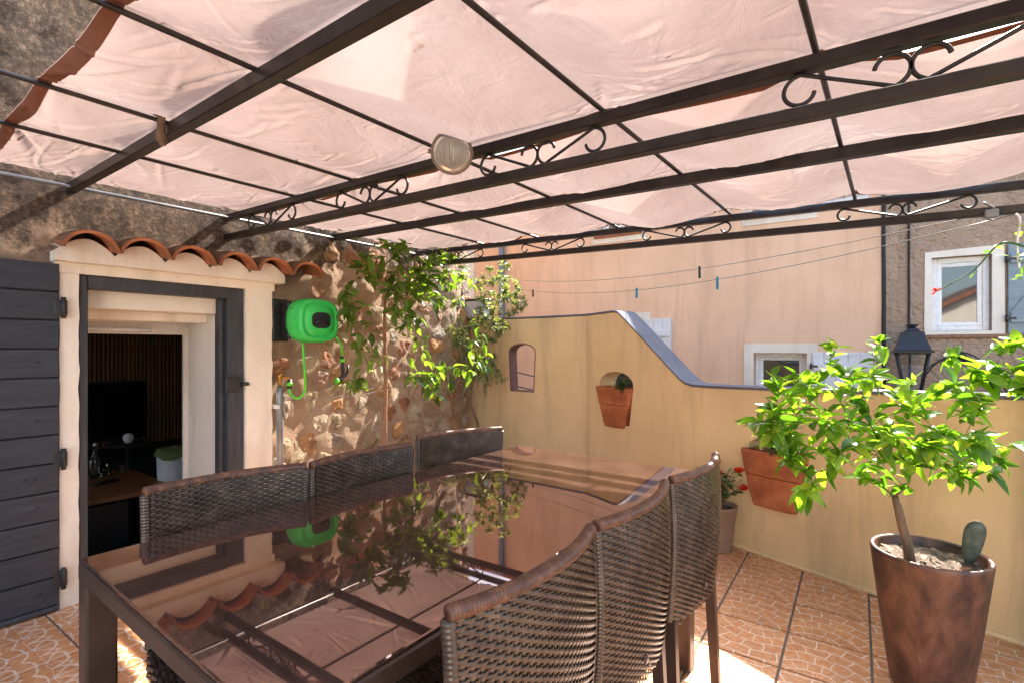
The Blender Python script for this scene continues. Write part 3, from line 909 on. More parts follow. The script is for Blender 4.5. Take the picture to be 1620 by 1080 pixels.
# rounded body: superellipse in (y,z), swelling profile along x
def sup(th, a, b, e=3.0):
    c, s = math.cos(th), math.sin(th)
    return (a * math.copysign(abs(c) ** (2 / e), c), b * math.copysign(abs(s) ** (2 / e), s))
prof = [(.0, .0), (.0, .80), (.02, .92), (.06, .99), (.10, 1.0), (.15, .98), (.175, .93), (.185, .86), (.187, .80), (.180, .76), (.178, .68), (.186, .64), (.196, .55), (.20, .40), (.20, .36)]
n = 48
vs = []; fs = []
for (x, k) in prof:
    for q in range(n):
        a, b = sup(2 * math.pi * q / n, .150 * k, .142 * k, 3.2)
        vs.append((WX + .10 + x, RY + a + .02 * (x - .1), RZ + b))
for i in range(len(prof) - 1):
    for q in range(n):
        q2 = (q + 1) % n
        fs.append((i * n + q, i * n + q2, (i + 1) * n + q2, (i + 1) * n + q))
rb = obj('casing', MB().add(vs, fs, True), M['green'], reel)
hp = []
for q in range(40):
    a, b = sup(2 * math.pi * q / 40, .066, .052, 3.0); hp.append((RY + a, RZ + b))
obj('handle_recess', MB().prism(hp, [], lambda a, b, t: (WX + .285 + t, a, b), .017), M['black'], reel)
obj('handle_bar', MB().tube([(WX + .303, RY - .045, RZ - .02), (WX + .312, RY - .02, RZ - .005), (WX + .312, RY + .02, RZ - .005), (WX + .303, RY + .045, RZ - .02)], .010, 8), M['black'], reel)
for q in range(12):
    a, b = sup(2 * math.pi * q / 12 + .2, .1515, .1435, 3.2)
    obj('screw', MB().lathe([(.0001, .003), (.004, .003), (.005, 0)], (0, 0, 0), 8, True), M['black'], rb, (WX + .2, RY + a, RZ + b)).rotation_euler = Vector((0, a, b)).to_track_quat('Z', 'Y').to_euler()
def spline(pts, n=10):
    pts = [Vector(p) for p in pts]; out = []
    for i in range(len(pts) - 1):
        p0 = pts[max(i - 1, 0)]; p1 = pts[i]; p2 = pts[i + 1]; p3 = pts[min(i + 2, len(pts) - 1)]
        for k in range(n):
            t = k / n
            out.append(.5 * ((2 * p1) + (p2 - p0) * t + (2 * p0 - 5 * p1 + 4 * p2 - p3) * t * t + (3 * p1 - p0 - 3 * p2 + p3) * t ** 3))
    out.append(pts[-1]); return out
hx = WX + .13
h = spline([(hx + .05, 1.80, 1.31), (hx + .06, 1.795, 1.25), (hx + .06, 1.79, 1.15), (hx + .04, 1.785, 1.02), (hx, 1.765, .945), (hx - .03, 1.73, .925), (hx - .045, 1.70, .955), (px_ + .022, 1.765 - .045, .985)], 8)
h = spline([(hx + .05, 1.80, 1.31), (hx + .06, 1.80, 1.22), (hx + .06, 1.81, 1.08), (hx + .03, 1.83, .98), (hx, 1.81, .925), (hx - .02, 1.78, .93), (px_ + .022, 1.766, .965), (px_ + .022, 1.766, 1.0)], 8)
obj('feed_hose', MB().tube(h, .0085, 10), M['hose'], reel)
obj('hose_connector', MB().tube([(px_ + .022, 1.766, .985), (px_ + .022, 1.766, 1.045)], .016, 12), M['black'], reel)
obj('connector_ring', MB().tube([(px_ + .022, 1.766, 1.003), (px_ + .022, 1.766, 1.028)], .0175, 12), M['hose'], reel)
gy = 2.13
obj('spray_hose', MB().tube([(hx + .02, gy - .07, 1.33), (hx + .02, gy - .02, 1.27), (hx + .02, gy - .015, 1.17)], .0085, 10), M['hose'], reel)
gun = obj('spray_gun', MB().tube([(hx + .02, gy - .015, 1.19), (hx + .02, gy - .012, 1.14), (hx + .02, gy - .005, 1.06), (hx + .02, gy - .03, 1.03), (hx + .02, gy - .06, 1.02)], [.014, .013, .015, .018, .02], 10), M['black'], reel)
obj('trigger', MB().tube([(hx + .02, gy + .0, 1.05), (hx + .02, gy + .03, 1.08), (hx + .02, gy + .035, 1.13)], [.010, .009, .006], 8), M['black'], gun)
obj('gun_ring', MB().tube([(hx + .02, gy - .0145, 1.175), (hx + .02, gy - .013, 1.15)], .0165, 12).tube([(hx + .02, gy - .05, 1.022), (hx + .02, gy - .068, 1.018)], .0235, 12), M['hose'], gun)

# thin training wire along the stones
o = obj('training_wire', MB().tube([(WX + .05, 1.70, .905), (WX + .07, 2.3, .90), (WX + .06, 3.1, .97), (WX + .06, 3.5, 1.0)], .0016, 5), M['wire'])
tag(o, 'thin wire stretched along the stone wall below the hose reel', 'wire')

# ------------------------------------------------------------------ pergola
import numpy as np
BY = [.685, 1.414, 2.128, 2.911]
RODX = [-3.17, -2.49, -1.99, -1.375, -.715, -.15, .44]
SL = -.033
def zb(x): return 2.035 + SL * (x + 3.2)
pg = thing('pergola', 'dark steel pergola with wrought iron scrolls fixed to the house wall', 'pergola', (-1.4, 1.8, 0))
def beam(name, y, dz, x0, x1, hh=.017, hw=.019, parent=pg):
    ang = -math.atan(SL)
    Mx = Matrix.Translation((x0, y, zb(x0) + dz)) @ Matrix.Rotation(ang, 4, 'Y')
    return obj(name, MB().box(0, -hw, -hh, (x1 - x0) / math.cos(ang), hw, hh, .003, Mx), M['steel'], parent)
X1 = .475
for y in [-.70] + BY: beam('beam', y, 0, -3.27, X1, .017 if y in (BY[1], BY[3]) else .022)
def scroll_pts(x0, L, g, mirror):
    r = g / 2; pts = []
    for k in range(22):
        t = k / 21; a = R(-15) - t * R(255); rr = r * (.72 + .28 * min(1, t * 1.6))
        pts.append((r + math.cos(a) * rr, r + math.sin(a) * rr))
    for k in range(1, 20):
        t = k / 19; a = R(-90) + t * R(255); rr = r * (1 - .28 * max(0, t - .4) / .6)
        pts.append((L - r + math.cos(a) * rr, r + math.sin(a) * rr))
    return [(x0 + (2 * L - p[0] if mirror else p[0]), p[1]) for p in pts]
DROP = .118
for bi in (1, 3):
    y = BY[bi]
    drop = DROP if bi == 1 else .098
    lc = beam('lower_chord', y, -drop, -3.27 if bi == 1 else -3.12, X1 - .03)
    g = drop - .034
    for cx in (-2.72, -1.86, -.96, .03):
        L = .25
        for mir in (False, True):
            pts = scroll_pts(cx - L, L, g - .006, mir)
            obj('scroll', MB().tube([(px, y, zb(px) - drop + .017 + .003 + pz) for px, pz in pts], .0052, 6), M['iron'], lc)
for x in RODX[1:]:
    obj('rod', MB().tube([(x, -.72, zb(x) + .0248), (x, 2.93, zb(x) + .0248)], .0075, 12, True, False), M['steel'], pg)
obj('wall_rail', MB().tube([(-3.19, -.72, zb(-3.2) - .005), (-3.19, 2.95, zb(-3.2) - .005)], .009, 8), M['zinc'], pg)
for y in (BY[3], BY[1], -.70):
    obj('post', MB().box(.476, y - .025, 0, .526, y + .025, zb(.48) + .02, .003), M['steel'], pg)
obj('end_plate', MB().box(.425, 2.888, zb(.45) - .03, .474, 2.8895, zb(.45) + .028), M['zinc'], pg)
# old rope knots on the first beam
o = obj('rope_tie', MB().tube(spline([(-1.985, .655, zb(-2) + .05), (-1.975, .650, zb(-2)), (-1.98, .652, zb(-2) - .04), (-1.985, .66, zb(-2) - .06)], 5), [.012] * 8 + [.016] * 4 + [.01] * 4, 8), M['bark'])
tag(o, 'dark knotted rope tied round the first steel beam', 'rope')

# fabric shades
def fabric(name, label, y0, y1, seed, supports):
    rng = np.random.default_rng(seed)
    x0, x1 = -3.15, .56
    nx = 520; ny = int((y1 - y0) / .007)
    X, Y = np.meshgrid(np.linspace(x0, x1, nx), np.linspace(y0, y1, ny))
    Z = 2.035 + SL * (X + 3.2) + .038
    rods = np.array([-3.18] + RODX[1:] + [1.1])
    idx = np.clip(np.searchsorted(rods, X) - 1, 0, len(rods) - 2)
    fx = (X - rods[idx]) / (rods[idx + 1] - rods[idx])
    wdt = (rods[idx + 1] - rods[idx]) / .62
    sup_ = np.array(supports)
    iy = np.clip(np.searchsorted(sup_, Y) - 1, 0, len(sup_) - 2)
    fy = np.clip((Y - sup_[iy]) / (sup_[iy + 1] - sup_[iy]), 0, 1)
    cell = (np.sin(idx * 12.9 + iy * 78.2) * 43758.5) % 1
    sx = np.sin(np.pi * np.clip(fx, 0, 1)) ** 1.1 * np.clip(1.15 + .35 * (X + 1.4), .45, 1)
    sy = np.sin(np.pi * fy) ** .7
    Z -= wdt * sx * (np.where(Y < .685, .004, .022) + .066 * sy) * (.75 + .5 * cell)
    # creases fanning out from where fabric, rods and beams meet, and a few free ones
    cr = []
    for xr in rods[:-1]:
        for yb in supports:
            for k in range(7): cr.append((xr + rng.normal(0, .02), yb + rng.normal(0, .02), rng.uniform(0, 2 * np.pi), rng.uniform(.18, .5), rng.uniform(.006, .013), rng.uniform(.004, .012)))
    for k in range(120): cr.append((rng.uniform(x0, x1), rng.uniform(y0, y1), rng.normal(.5, .35) + (np.pi if rng.random() < .5 else 0), rng.uniform(.3, .85), rng.uniform(.004, .007), rng.uniform(.004, .009)))
    for k in range(70): cr.append((rng.uniform(x0, x1), rng.uniform(y0, y1), rng.normal(.35, .5) + (np.pi if rng.random() < .5 else 0), rng.uniform(.2, .6), rng.uniform(.005, .012), rng.uniform(.003, .007)))
    for (cx, cy, a, L, wd, am) in cr:
        dx = X - cx; dy = Y - cy
        t = dx * np.cos(a) + dy * np.sin(a); n_ = -dx * np.sin(a) + dy * np.cos(a)
        cur = rng.normal(0, .35)
        n_ = n_ - cur * t * t
        ww = wd * (.6 + 1.2 * np.clip(t / L, 0, 1))
        f = np.clip(t / .03, 0, 1) * np.clip((L - t) / (L * .6), 0, 1)
        s_ = -1 if rng.random() < .6 else 1
        Z += s_ * am * f * (np.exp(-(n_ / ww) ** 2) - .5 * np.exp(-((n_ - 2 * ww) / (1.6 * ww)) ** 2))
    # free edges hang in soft scallops
    for ye in (y0, y1):
        e = np.exp(-((Y - ye) / .05) ** 2)
        Z -= e * (.0 if ye < .5 else .010) * sx
        Y = Y + e * ((.004 if ye < .5 else .010) * np.sin(X * 5 + seed) + (.006 if ye < .5 else .008) * sx * (1 if ye == y0 else -1))
    # keep it lying on the rods and beams, never through them
    for yb in BY:
        Z = np.maximum(Z, 2.035 + SL * (X + 3.2) + .025 - .45 * np.maximum(0, np.abs(Y - yb) - .022))
    for xr in RODX[1:]:
        Z = np.maximum(Z, 2.035 + SL * (X + 3.2) + .0375 - .30 * np.maximum(0, np.abs(X - xr) - .006))
    vs = np.stack([X.ravel(), Y.ravel(), Z.ravel()], 1)
    fs = [(j * nx + i, j * nx + i + 1, (j + 1) * nx + i + 1, (j + 1) * nx + i) for j in range(ny - 1) for i in range(nx - 1)]
    mb = MB(); mb.add(vs.tolist(), fs, True)
    t = thing(name, label, 'awning', (-1.3, (y0 + y1) / 2, 2.0))
    cl = obj('cloth', mb, M['fabric'], t, recalc=False)
    for ja, jb in ((0, 5 if y0 < .5 else 2), (ny - 3, ny - 1)):
        V = [(X[j, i], Y[j, i], Z[j, i] - .0018) for j in range(ja, jb + 1) for i in range(nx)]
        F = [(j * nx + i, j * nx + i + 1, (j + 1) * nx + i + 1, (j + 1) * nx + i) for j in range(jb - ja) for i in range(nx - 1)]
        obj('hem', MB().add(V, F, True), M['hem'], t, recalc=False)
    return t
fabric('fabric_shade', 'pink beige fabric shade over the near half of the pergola', .345, 1.445, 3, [.345, .685, 1.414])
fabric('fabric_shade', 'pink beige fabric shade over the far half of the pergola', 1.468, 2.862, 8, [1.40, 2.128, 2.88])

# bulkhead lamp hung on the double beam
lx, ly, lz = -1.20, 1.25, 1.912
lp = thing('pergola_lamp', 'round ribbed glass outdoor lamp clipped to the pergola beam', 'lamp', (lx, ly, lz))
Ml = Matrix.Translation((lx, ly, lz)) @ Vector((.75, -.75, -.55)).normalized().to_track_quat('Z', 'Y').to_matrix().to_4x4()
obj('housing', MB().lathe([(.0001, -.045), (.045, -.045), (.058, -.02), (.064, 0), (.064, .012), (.056, .014)], (0, 0, 0), 28, True, Ml @ Matrix.Scale(1.12, 4)), M['taupe_metal'], lp)
def dome(a, b):
    th = 2 * math.pi * a; r = .062 * b
    return Ml @ Vector((r * math.cos(th), r * math.sin(th), .012 + .036 * math.sqrt(max(0, 1 - (b * .98) ** 2)) + .0022 * math.sin(r * math.cos(th) * 700) * (1 - b ** 4)))
obj('ribbed_lens', MB().grid(dome, 64, 24), M['lamp_glass'], lp)
ringp = [Ml @ Vector((.066 * math.cos(2 * math.pi * k / 32), .066 * math.sin(2 * math.pi * k / 32), .010)) for k in range(33)]
obj('guard_ring', MB().tube(ringp, .006, 8), M['taupe_metal'], lp)
obj('mounting_arm', MB().tube([(lx - .02, ly + .02, lz + .04), (lx - .06, ly + .07, lz + .075), (lx - .11, ly + .145, lz + .062)], [.012, .009, .009], 8).tube([Ml @ Vector((-.08, 0, -.01)), Ml @ Vector((-.05, 0, -.01))], .008, 8).tube([Ml @ Vector((.05, 0, -.01)), Ml @ Vector((.075, 0, -.01))], .008, 8), M['taupe_metal'], lp)

# ------------------------------------------------------------------ parapet
NB = Vector((.3134, .9496, 0)); TH = .19
par = thing('parapet_wall', 'ochre rendered terrace parapet with arched openings and sloping grey coping', 'wall', (-1, 3.6, 0))
def arch(s0, s1, z0, zs, top, inset=0.0, n=14):
    """opening narrower at the foot, arched on top"""
    out = [(s0 + inset, z0), (s1 - inset, z0), (s1, zs)]
    c = (s0 + s1) / 2; hw = (s1 - s0) / 2
    for k in range(1, n):
        a = math.pi * k / n
        out.append((c + hw * math.cos(a), zs + (top - zs) * math.sin(a) ** .8))
    out.append((s0, zs))
    return out
hA = arch(-2.925, -2.615, .842, 1.20, 1.292, .018)
oA = [(-3.62, -.3), (-2.10, -.3), (-2.10, 1.520), (-2.5, 1.517), (-3.62, 1.522)]
mb = MB(); mb.prism(oA, [hA], lambda a, b, t: (a, 3.832 + (a + 2.14) * .017 + t, b), .115)
obj('tall_wall', mb, M['ochre'], par)
hI = arch(-2.913, -2.627, .854, 1.198, 1.280, .018)
hO = arch(-2.9245, -2.6155, .8425, 1.20, 1.2915, .018)
mb = MB(); mb.prism(hO, [hI], lambda a, b, t: (a, 3.834 + (a + 2.14) * .017 + t, b), .111)
obj('opening_lining', mb, M['lining'], par)
topB = [(0.0, 1.521)]
for s, z in ((.12, 1.523), (.25, 1.528), (.36, 1.532), (.40, 1.524), (.46, 1.478), (.55, 1.402), (.68, 1.290), (.80, 1.187), (.90, 1.098), (.98, 1.032), (1.03, .998), (1.09, .985), (1.2, .984), (1.6, .995), (2.1, 1.012), (2.7, 1.03), (3.4, 1.05), (4.6, 1.07)): topB.append((s, z))
h2 = arch(.20, .565, .64, .94, 1.06, .04)
h3 = [(1.575, .33), (1.79, .33), (1.835, .62), (1.825, .66), (1.76, .715), (1.58, .72), (1.50, .67), (1.49, .62)]
oB = [(0.0, -.3), (4.6, -.3)] + topB[::-1]
mb = MB(); mb.prism(oB, [h2, h3], lambda a, b, t: tuple(P1 + S2 * a + NB * t + Vector((0, 0, b))), TH)
obj('low_wall', mb, M['ochre'], par)
mb = MB()
def coping(poly, to3, w0, w1):
    n = len(poly); vs = []; fs = []
    for (s, z) in poly:
        for (t, dz) in ((w0, .003), (w1, .003), (w1, .017), (w0, .017)): vs.append(to3(s, z + dz, t))
    for i in range(n - 1):
        for k in range(4):
            k2 = (k + 1) % 4
            fs.append((i * 4 + k, i * 4 + k2, (i + 1) * 4 + k2, (i + 1) * 4 + k))
    fs.append((0, 1, 2, 3)); fs.append(tuple((n - 1) * 4 + k for k in range(4)))
    mb.add(vs, fs)
coping(topB, lambda a, b, t: tuple(P1 + S2 * a + NB * t + Vector((0, 0, b))), -.006, TH + .006)
coping([(-3.62, 1.522), (-2.5, 1.518), (-2.145, 1.521)], lambda a, b, t: (a, 3.832 + (a + 2.14) * .017 + t, b), -.006, .121)
obj('coping', mb, M['cement'], par)
# rough mortar fillet along the foot of the wall
pts = []
for k in range(120):
    s = 4.5 * k / 119
    q = P1 + S2 * s + NB * (-.004 + .006 * noise.noise(Vector((s * 9, 0, 0)))); q.z = .004 + .004 * noise.noise(Vector((s * 14, 3, 0)))
    pts.append(q)
obj('mortar_fillet', MB().tube(pts, [.014 + .007 * noise.noise(Vector((k * .9, 1, 2))) for k in range(120)], 8), M['ochre'], par)

def leaf_geo(L=.08, W=.036, fold=.25, droop=.18, wav=0):
    secs = [(0, .04), (.15, .55), (.38, 1), (.62, .92), (.84, .5), (1, .03)]
    vs = []; fs = []
    for t, ww in secs:
        z = -droop * L * t * t + wav * math.sin(t * 6)
        h = fold * W * .5 * ww
        vs += [(L * t, -W / 2 * ww, z + h), (L * t, 0, z), (L * t, W / 2 * ww, z + h)]
    for i in range(len(secs) - 1):
        a = i * 3
        fs += [(a, a + 1, a + 4, a + 3), (a + 1, a + 2, a + 5, a + 4)]
    return vs, fs

def orient(d, roll, rng):
    q = Vector(d).normalized().to_track_quat('X', 'Z')
    return q @ Matrix.Rotation(roll, 3, 'X').to_quaternion()

def small_plant(name, label, cat, p, n, spread, height, leafL, mat, rng, flowers=0, fmat=None, fl_r=.014):
    t = thing(name, label, cat, p)
    st = MB(); lf = MB(); fw = []
    for k in range(n):
        a = rng.uniform(0, 2 * math.pi); rr = spread * math.sqrt(rng.random())
        top = Vector((math.cos(a) * rr, math.sin(a) * rr, height * rng.uniform(.45, 1)))
        mid = top * .5 + Vector((0, 0, height * .12))
        st.tube([p, p + mid, p + top], [.0028, .002, .0012], 5)
        for q in range(rng.randint(5, 8)):
            f = rng.uniform(.35, 1.0)
            b = p + mid.lerp(top, max(0, f * 2 - 1)) if f > .5 else p + mid * (f * 2)
            d = Vector((rng.gauss(0, 1), rng.gauss(0, 1), rng.uniform(-.1, .7)))
            R_ = orient(d, rng.uniform(-.5, .5), rng).to_matrix()
            s = rng.uniform(.7, 1.25)
            vs, fs = leaf_geo(leafL * s, leafL * .62 * s)
            lf.add([b + R_ @ Vector(v) for v in vs], fs, True)
        if k < flowers: fw.append(p + top)
    obj('stems', st, M['bark'], t)
    o = obj('foliage', lf, mat, t, recalc=False); o['kind'] = 'stuff'
    for c in fw:
        m2 = MB()
        for q in range(9):
            d = Vector((rng.gauss(0, 1), rng.gauss(0, 1), rng.uniform(0, 1.2)))
            R_ = orient(d, rng.uniform(-.5, .5), rng).to_matrix()
            vs, fs = leaf_geo(fl_r * 1.5, fl_r * 1.5, .6, -.3)
            m2.add([c + R_ @ Vector(v) for v in vs], fs, True)
        obj('flower', m2, fmat, t, recalc=False)
    return t

# terracotta planters built into the openings
def planter(name, label, s0, s1, z0, z1, inset, proud):
    c = P1 + S2 * ((s0 + s1) / 2)
    t = thing(name, label, 'planter', (c.x, c.y, z0))
    def q(a, tt, z): return P1 + S2 * a + NB * tt + Vector((0, 0, z))
    mb = MB(); vs = []; fs = []
    zm = z0 + (z1 - z0) * .56
    lv = [(z0, inset, proud * .55), (z0 + .012, inset * .94, proud * .62), (zm - .004, inset * .46, proud * .88), (zm, inset * .44, proud * .70), (zm + .005, inset * .40, proud * .93), (z1 - .01, .006, proud), (z1, .008, proud * .96)]
    b = .012
    for z, ins, pr in lv:
        for (a, tt) in ((s0 + ins, .10), (s0 + ins, -pr + b), (s0 + ins + b, -pr), ((s0 + s1) / 2, -pr - .006), (s1 - ins - b, -pr), (s1 - ins, -pr + b), (s1 - ins, .10)): vs.append(q(a, tt, z))
    m = 7
    for i in range(len(lv) - 1):
        for k in range(m):
            k2 = (k + 1) % m
            fs.append((i * m + k, i * m + k2, (i + 1) * m + k2, (i + 1) * m + k))
    fs.append(tuple(range(m)))
    mb.add(vs, fs)
    # inner rim
    r0 = len(lv) - 1
    top = vs[r0 * m:]
    cc = sum((Vector(x) for x in top), Vector()) / m
    inn = [Vector(x).lerp(cc, .12) for x in top]
    low = [x - Vector((0, 0, .05)) for x in inn]
    mb.add(top + inn + low, [(k, (k + 1) % m, m + (k + 1) % m, m + k) for k in range(m)] + [(m + k, m + (k + 1) % m, 2 * m + (k + 1) % m, 2 * m + k) for k in range(m)])
    obj('pot', mb, M['terracotta'], t)
    obj('soil', MB().add(low, [tuple(range(m))]), M['soil'], t)
    return cc - Vector((0, 0, .045))
rng = random.Random(21)
c2 = planter('wall_planter', 'small terracotta planter in the arched opening of the tall parapet', .172, .575, .618, .938, .10, .035)
small_plant('seedling', 'small green plant in the planter of the arched opening', 'plant', c2 + S2 * .12 - NB * .06, 16, .07, .13, .036, M['herb'], rng)
c3 = planter('wall_planter', 'large terracotta planter in the low parapet behind the lemon tree', 1.462, 1.858, .30, .635, .075, .05)
small_plant('flowering_plant', 'pale mauve flowering plant in the planter behind the lemon tree', 'plant', c3 + S2 * .05, 14, .13, .13, .035, M['herb'], rng, 4, M['petal_mauve'], .012)

# taupe pot with red geraniums in the corner
p = Vector((-.872, 3.285, 0))
fp = thing('flower_pot', 'taupe plastic pot on the floor in the parapet corner', 'pot', p)
obj('pot_body', MB().lathe([(.0001, .001), (.072, .001), (.076, .008), (.098, .205), (.1005, .208), (.108, .27), (.110, .272), (.110, .280), (.102, .280), (.098, .25), (.0001, .25)], p, 36), M['pot_taupe'], fp)
obj('soil', MB().lathe([(.0001, .258), (.097, .256)], p, 28), M['soil'], fp)
small_plant('red_geranium', 'red flowering geranium growing in the taupe corner pot', 'plant', p + Vector((0, 0, .255)), 46, .15, .25, .036, M['herb'], rng, 9, M['petal_red'], .026)

# ------------------------------------------------------------------ trees
def grow(root_pts, root_r, targets, rng, kink=.12):
    """skeleton: trunk polyline then twigs to each target from the nearest node; returns tube list and tips"""
    nodes = [(Vector(p), r) for p, r in zip(root_pts, root_r)]
    tubes = [([Vector(p) for p in root_pts], list(root_r))]
    tips = []
    base = Vector(root_pts[-1])
    for tg in sorted(targets, key=lambda q: (q - base).length):
        best = min(nodes, key=lambda n: (n[0] - tg).length + (0.25 * max(0, n[0].z - tg.z)) + (.5 if n[0].z < base.z - .08 else 0))
        a, ra = best
        L = (tg - a).length
        if L < .01: continue
        m = max(3, int(L / .05) + 1)
        pts = []; rad = []
        off = Vector((rng.gauss(0, 1), rng.gauss(0, 1), rng.gauss(0, 1) + .6)) * L * kink
        r0 = min(ra * .75, .003 + .02 * L)
        for k in range(m):
            t = k / (m - 1)
            pts.append(a.lerp(tg, t) + off * math.sin(math.pi * t) * .8); rad.append(r0 + (.0012 - r0) * t)
        tubes.append((pts, rad))
        nodes += list(zip(pts[1:], rad[1:]))
        tips.append((pts, L))
    return tubes, tips

def tree(name, label, trunk, tr, clusters, leafL, leafW, lmat, bmat, seed, per=5, maxobj=290, group=None, spread=.09, hang=0):
    rng = random.Random(seed)
    targets = []
    for c, r, n in clusters:
        for k in range(n):
            while True:
                d = Vector((rng.uniform(-1, 1), rng.uniform(-1, 1), rng.uniform(-1, 1)))
                if d.length <= 1: break
            targets.append(Vector(c) + Vector((d.x * r[0], d.y * r[1], d.z * r[2])))
    tubes, tips = grow(trunk, tr, targets, rng)
    t = thing(name, label, 'tree', trunk[0])
    tm = MB(); tm.tube(tubes[0][0], tubes[0][1], 10)
    obj('trunk', tm, bmat, t)
    bmh = MB()
    for pts, rad in tubes[1:]: bmh.tube(pts, rad, 6)
    crown = obj('branches', bmh, bmat, t)
    meshes = []
    for k in range(5):
        mbl = MB(); vs, fs = leaf_geo(leafL * (.8 + .12 * k), leafW * (.85 + .1 * k), .2 + .08 * k, .1 + .09 * k, .02 * leafL)
        me = mbl.add(vs, fs, True).mesh('leaf'); me.materials.append(lmat); meshes.append(me)
    rest = MB(); cnt = 0
    slots = []
    for pts, L in tips:
        for k in range(per):
            f = 1 - (k / per) * min(.75, spread * 3 / max(L, .05)) * rng.uniform(.6, 1.2)
            f = max(.1, min(1, f))
            i = f * (len(pts) - 1); i0 = int(i); p = pts[i0].lerp(pts[min(i0 + 1, len(pts) - 1)], i - i0)
            dr = (pts[-1] - pts[-2]).normalized()
            d = dr * .55 + Vector((rng.gauss(0, 1), rng.gauss(0, 1), rng.gauss(.1 - hang, .7))).normalized() * .9
            slots.append((p, d, rng.uniform(-.8, .8), rng.uniform(.65, 1.15)))
    rng.shuffle(slots)
    for (p, d, roll, s) in slots:
        q = orient(d, roll, rng)
        if cnt < maxobj:
            o = obj('leaf', rng.choice(meshes), None, crown, p)
            o.rotation_mode = 'QUATERNION'; o.rotation_quaternion = q; o.scale = (s, s, s)
            cnt += 1
        else:
            me = rng.choice(meshes); R_ = q.to_matrix()
            rest.add([p + R_ @ (v.co * s) for v in me.vertices], [tuple(f.vertices) for f in me.polygons], True)
    if rest.v:
        o = obj('foliage', rest, lmat, t, recalc=False); o['kind'] = 'stuff'
    return t

# big brown pot with the lemon tree
PX, PY, PH = .102, 2.416, .5
bp_ = thing('brown_plant_pot', 'large tapered brown ceramic pot holding the lemon tree', 'pot', (PX, PY, 0))
obj('pot_body', MB().lathe([(.0001, .002), (.112, .002), (.118, .010), (.128, .08), (.150, .25), (.168, .40), (.178, .485), (.180, .497), (.176, .503), (.166, .503), (.162, .495), (.158, .45), (.0001, .44)], (PX, PY, 0), 56), M['pot_brown'], bp_)
obj('soil', MB().grid(lambda a, b: (PX + math.cos(a * 2 * math.pi) * .161 * b, PY + math.sin(a * 2 * math.pi) * .161 * b, .468 + .010 * noise.noise(Vector((math.cos(a * 2 * math.pi) * b * 5, math.sin(a * 2 * math.pi) * b * 5, 0))) + .012 * noise.noise(Vector((math.cos(a * 2 * math.pi) * b * 16, math.sin(a * 2 * math.pi) * b * 16, 4)))), 60, 18), M['soil'], bp_)
rng = random.Random(4)
for k in range(3):
    a = (4.4, 5.4, 3.2)[k]; r = (.06, .12, .11)[k]
    vs, fs = leaf_geo(.045, .02, .4, -.1)
    o = obj('fallen_leaf', MB().add(vs, fs, True), M['petal_red'] if k < 3 else M['stake'], None, (PX + math.cos(a) * r, PY + math.sin(a) * r, .486))
    o.rotation_euler = (0, 0, rng.uniform(0, 6.28)); tag(o, ('orange dry leaf lying closest to the lemon trunk', 'orange dry leaf on the soil beside the cactus', 'orange dry leaf on the soil at the left pot rim')[k], 'leaf', 'dry leaves on the pot soil')
    if k < 3: o.data.materials[0] = M['terracotta']
# cactus pad standing in the pot
cx_, cy_ = PX + .125, PY + .055
def pad(a, b):
    th = a * 2 * math.pi; ph = b * math.pi
    zz = -math.cos(ph); w_ = (1 - abs(zz) ** 3.2) ** .5 * (.82 + .18 * zz)
    return (cx_ + w_ * math.cos(th) * .036 + .012 * zz, cy_ + w_ * math.sin(th) * .015, .545 + zz * .082)
cp = thing('cactus', 'flat grey green cactus pad at the rim of the brown pot', 'cactus', (cx_, cy_, .47))
obj('pad', MB().grid(pad, 20, 14), M['cactus'], cp)
trunk = [at(1440, 893, d=1.86), at(1436, 860, d=1.86), at(1427, 830, d=1.86), at(1421, 803, d=1.86), at(1416, 785, d=1.86)]
trunk[0].z = .455
cl = []
for (u, v, r, n, dd) in ((1215, 665, 26, 4, -.05), (1232, 705, 30, 4, -.08), (1270, 795, 22, 2, -.1), (1235, 665, 50, 9, -.05), (1255, 620, 42, 8, 0), (1320, 595, 52, 10, .05), (1300, 690, 62, 13, -.08), (1370, 655, 62, 13, 0), (1385, 575, 38, 6, .1), (1440, 690, 62, 14, -.05), (1440, 630, 40, 8, .1), (1500, 650, 58, 11, 0), (1540, 700, 55, 10, .05), (1570, 620, 48, 9, -.02), (1630, 590, 50, 8, 0), (1520, 590, 32, 5, .05), (1400, 735, 45, 8, .05), (1280, 770, 35, 3, -.1), (1540, 755, 30, 4, 0), (1600, 560, 35, 5, .05), (1480, 735, 40, 6, .1)):
    d = 1.86 + dd
    k = r / 801 * d
    cl.append((at(u, v, d=d), (k * .9, k * 1.1 + .04, k), n))
lemon = tree('lemon_tree', 'small lemon tree with bright green leaves in the brown pot', trunk, [.019, .0155, .0145, .0135, .011], cl, .066, .030, M['lemon_leaf'], M['bark'], 77, 7, 300, None, .09)

